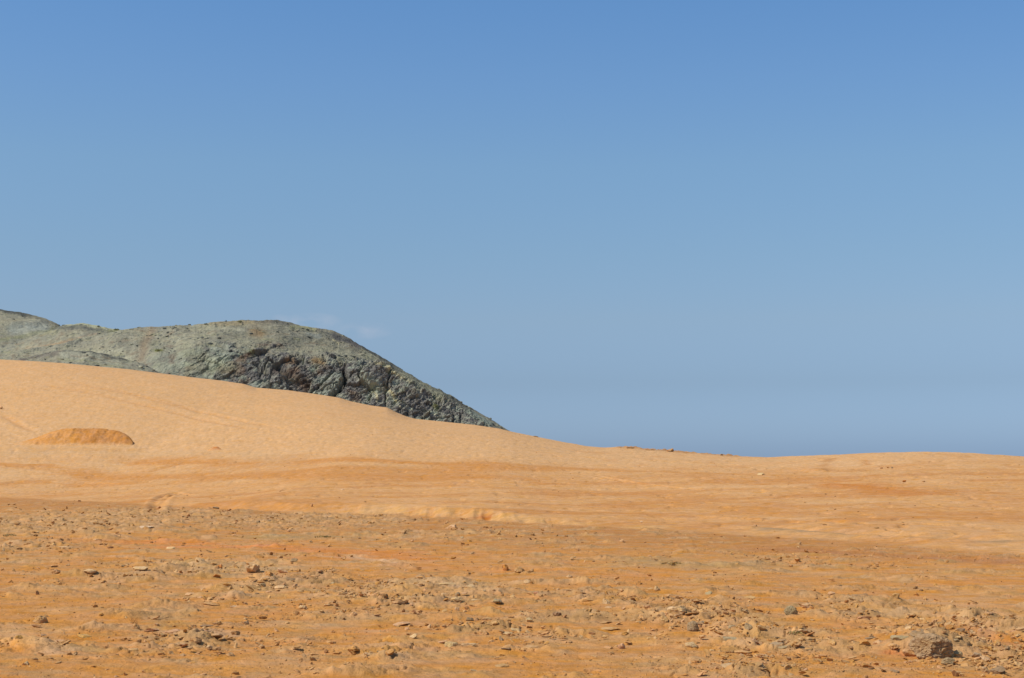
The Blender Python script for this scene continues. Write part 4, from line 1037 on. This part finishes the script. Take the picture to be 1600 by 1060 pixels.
# ------------------------------------------------------------------ heaps of earth on the sand
def heap(name, pxl, pxr, pybase, prof, colr, dark, label, group, flat=.5, seed=0):
    """a tipped heap of earth; prof: (share of the width, height in picture pixels)"""
    x0, y0, z0 = at((pxl + pxr) / 2, pybase)
    sc = y0 / F; W = (pxr - pxl) * sc
    nu, nv = 220, 110
    u = np.linspace(-.12, 1.12, nu)[None, :]; v = np.linspace(-.15, 1.25, nv)[:, None]
    pr = np.array(prof, float)
    Hh = np.interp(u, pr[:, 0], pr[:, 1] * sc)
    X = (u - .5) * W + 0 * v; Dp = W * .36; Yl = v * Dp * (.10 + .90 * np.clip(1 - np.abs(2 * u - 1) ** 3, 0, 1) ** .6)
    nz = fbm2(X / 1.4, Yl / 1.4, 4, 501 + seed)
    cross = np.clip(sstep(-.08, flat + .12, v + .10 * nz) ** .8 * (1 - sstep(.62, 1.05, v + .05 * nz)), 0, 1)
    Zl = Hh * cross
    rill = 1 - np.abs(fbm2(X / .38, Yl / 2.5, 3, 511 + seed)) * 2.4
    Zl = Zl + (.09 * nz * cross + .04 * rill * .5 * cross + .02 * fbm2(X / .2, Yl / .2, 3, 521)) * sstep(0, .35, Zl)
    gx = X + x0; gy = Yl + y0
    gz = ground(gx.ravel(), gy.ravel()).reshape(gx.shape)
    Z = gz + np.where(Zl > .035, Zl, .035 - (.035 - Zl) * 3.0) - .02
    c1 = np.broadcast_to(np.asarray(colr), X.shape + (3,)).astype(np.float32)
    c1 = mixc_(c1, np.asarray(dark), sstep(-.1, .5, nz) * .15 + sstep(.46, .56, u + .03 * nz + 0 * v) * .6)  # one half coloured darker to imitate the heap's shaded side
    c1 = mixc_(c1, light_sand, (1 - sstep(.03, .22, Zl + .05 * nz)) * .75)
    c1 = c1 * (1 + .12 * fbm2(X / .3, Yl / .3, 3, 531))[..., None]
    V = np.stack([X, Yl, Z - z0], -1)
    return link(grid_mesh(name, V, c1), name, M_GROUND, loc=(x0, y0, z0), label=label, category='earth heap', **({'group': group} if group else {}))
heap('earth_mound', 14, 207, 696.5, [(-.1, 0), (0, .8), (.08, 2.5), (.16, 6), (.23, 10.5), (.30, 14.5), (.35, 17.4), (.42, 18.4), (.52, 18.2), (.62, 19), (.72, 18.6), (.80, 17), (.87, 15), (.93, 11), (.97, 6), (.99, 3), (1.0, 0)],
     alb(218, 154, 87), alb(192, 129, 68), 'long low ochre earth mound, shaded end painted darker, on the dune flank', 'earth heaps on the sand')
heap('earth_mound', 322, 347, 704, [(0, 0), (.2, 2.5), (.45, 4.6), (.7, 4.2), (1, 0)], alb(214, 142, 82), alb(206, 134, 72), 'tiny orange heap of soil on pale sand past the long mound', 'earth heaps on the sand', seed=3)

# ------------------------------------------------------------------ scrub: dry sprigs and low tufts
def tube_net(segs, col_, name):
    V, T = [], []
    for (p, q, r0, r1) in segs:
        p = np.array(p); q = np.array(q); d = q - p; d = d / (np.linalg.norm(d) + 1e-9)
        a = np.cross(d, [0.3, .1, 1]); a /= np.linalg.norm(a) + 1e-9; b = np.cross(d, a)
        k = len(V)
        for (c_, r_) in ((p, r0), (q, r1)):
            for j in range(4):
                an = j * math.pi / 2
                V.append(c_ + r_ * (math.cos(an) * a + math.sin(an) * b))
        for j in range(4):
            j2 = (j + 1) % 4
            T += [(k + j, k + j2, k + 4 + j2), (k + j, k + 4 + j2, k + 4 + j)]
    V = np.array(V)
    return tri_mesh(name, V, np.array(T), np.tile(col_, (len(V), 1)))
def sprig(px, py, hpx, seed, label, colr=(150, 104, 62), n=6):
    r = np.random.default_rng(seed); x, y, z = at(px, py); H = hpx / F * y
    segs = []
    for i in range(n):
        a = r.uniform(0, 6.28); lean = r.uniform(.15, .7); p = np.array([0, 0, -.01]); d = np.array([math.cos(a) * lean, math.sin(a) * lean, 1.0])
        L = H * r.uniform(.55, 1); rad = max(.0022, H * .018)
        for k in range(4):
            q = p + d / np.linalg.norm(d) * L / 4
            segs.append((p, q, rad * (1 - k * .2), rad * (.8 - k * .2)))
            if k > 0:
                dd = d + r.normal(0, .6, 3); segs.append((q, q + dd / np.linalg.norm(dd) * L * .22, rad * .5, rad * .3))
            p = q; d = d + r.normal(0, .22, 3)
    link(tube_net(segs, lin(colr) * .7, 'dry_sprig'), 'dry_sprig', M_PLANT, loc=(x, y, z), label=label, category='dry plant', group='dry sprigs on the flat')
sprig(208, 975, 15, 1, 'leafless brown sprig standing behind the flush slab pair')
sprig(214, 977, 12, 2, 'shorter leafless sprig leaning next to the taller brown one', n=4)
sprig(331, 812, 9, 3, 'small grey dry sprig in the far stones below the bank', (140, 110, 80), 9)
sprig(509, 893, 8, 4, 'thin single dry stalk behind the rubble band', n=2)
sprig(508, 860, 7, 5, 'thin dry stalk in the orange streak of soil', n=2)
sprig(418, 868, 6, 6, 'short dry stalk at the middle of the orange streak of soil', n=3)
sprig(1052, 984, 9, 7, 'dry stalk rising beside the knobbly grey rock', n=2)
sprig(1456, 870, 6, 8, 'tiny dry stalk far off on the dark soil band', n=2)
def tuft(name, px, py, wpx, hpx, seed, colr, label, n=60, group='low green tufts', leaf=.16, Y=None, cat='low plant'):
    r = np.random.default_rng(seed)
    if Y is None: x, y, z = at(px, py)
    else: x, y, z = (px - HX) / F * Y, Y, EYE + (HY - py) / F * Y
    W = wpx / F * y; H = hpx / F * y
    V, T, C = [], [], []
    for i in range(n):
        a = r.uniform(0, 6.28); rad = math.sqrt(r.random()) * W * .5
        p = np.array([math.cos(a) * rad, math.sin(a) * rad, 0]); hh = H * (1 - (rad / (W * .5)) ** 2 * .7) * r.uniform(.35, 1)
        c_ = p + [0, 0, hh]; L = leaf * max(W, H) * r.uniform(.6, 1.2)
        d = r.normal(size=3); d[2] = abs(d[2]) * .8; d /= np.linalg.norm(d); s = np.cross(d, r.normal(size=3)); s /= np.linalg.norm(s)
        k = len(V); V += [c_ - d * L * .5, c_ + s * L * .25, c_ + d * L * .5, c_ - s * L * .25]; T += [(k, k + 1, k + 2), (k, k + 2, k + 3)]
        cc = lin(colr) * r.uniform(.45, .85); C += [cc] * 4
        if i % 3 == 0:
            k = len(V); b_ = np.array([p[0] * .2, p[1] * .2, -H * .1]); w_ = np.array([max(W * .012, .002), 0, 0])
            V += [b_ - w_, b_ + w_, c_]; T += [(k, k + 1, k + 2)]; C += [lin((120, 90, 60)) * .6] * 3
    link(tri_mesh(name, np.array(V), np.array(T), np.array(C)), name, M_PLANT, loc=(x, y, z), label=label, category=cat, group=group)
tuft('plant', 1242, 994, 22, 5, 1, (184, 160, 100), 'straggling yellow-green plant creeping over sand behind the grey slabs', 110)
tuft('plant', 15, 838, 22, 3, 2, (184, 156, 104), 'faint grey-green plant among far stones at the frame edge', 60)
tuft('plant', 505, 840, 26, 2.4, 3, (186, 156, 98), 'low olive plant patch in the stones behind the orange streak', 70)
tuft('plant', 1050, 882, 30, 2.2, 4, (186, 152, 94), 'thin olive plant patch far off past the tall orange-brown rock', 60)
# scrub on the headland, standing on its slopes: cast down onto the surface
dg = bpy.context.evaluated_depsgraph_get()
def hill_at(px, py):
    from mathutils import Vector
    d = Vector(((px - HX) / F, 1.0, (HY - py) / F)).normalized()
    ok, loc, nrm, idx, ob, mtx = scene.ray_cast(dg, Vector((0, 230, EYE)) + Vector((d.x / d.y * 230, 0, d.z / d.y * 230)), d, distance=900)
    return loc if ok else None
for k, (px, py, w, h, col_, lab) in enumerate([(247, 549, 9, 4, (116, 120, 60), 'single dark green bush on the smooth headland slope'), (322, 508, 7, 3, (110, 110, 78), 'low dark bush on the headland crest'), (353, 503, 4, 3, (80, 84, 70), 'tiny dark bush on the headland skyline before the summit'),
     (375, 504, 8, 3, (120, 124, 66), 'yellow-green bush just under the headland summit'), (392, 551, 4, 3, (140, 142, 84), 'olive-green bush at the top of the rock face'), (681, 635, 6, 5, (130, 132, 66), 'olive bush growing in the rock face near the tip'),
     (154, 511, 5, 2.5, (82, 86, 72), 'small dark bush on the crest of the pale middle hill'), (182, 516, 9, 2.5, (150, 146, 84), 'yellowish bush strip at the saddle beside the middle hill'), (92, 509, 4, 2, (84, 86, 70), 'tiny dark bush where two hill crests meet')]):
    L = hill_at(px, py)
    if L is None: continue
    tuft('bush', px, HY - F * (L.z - EYE) / L.y, w, h, 20 + k, col_, lab, 70, 'bushes on the grey hills', .22, Y=L.y - .3, cat='bush')
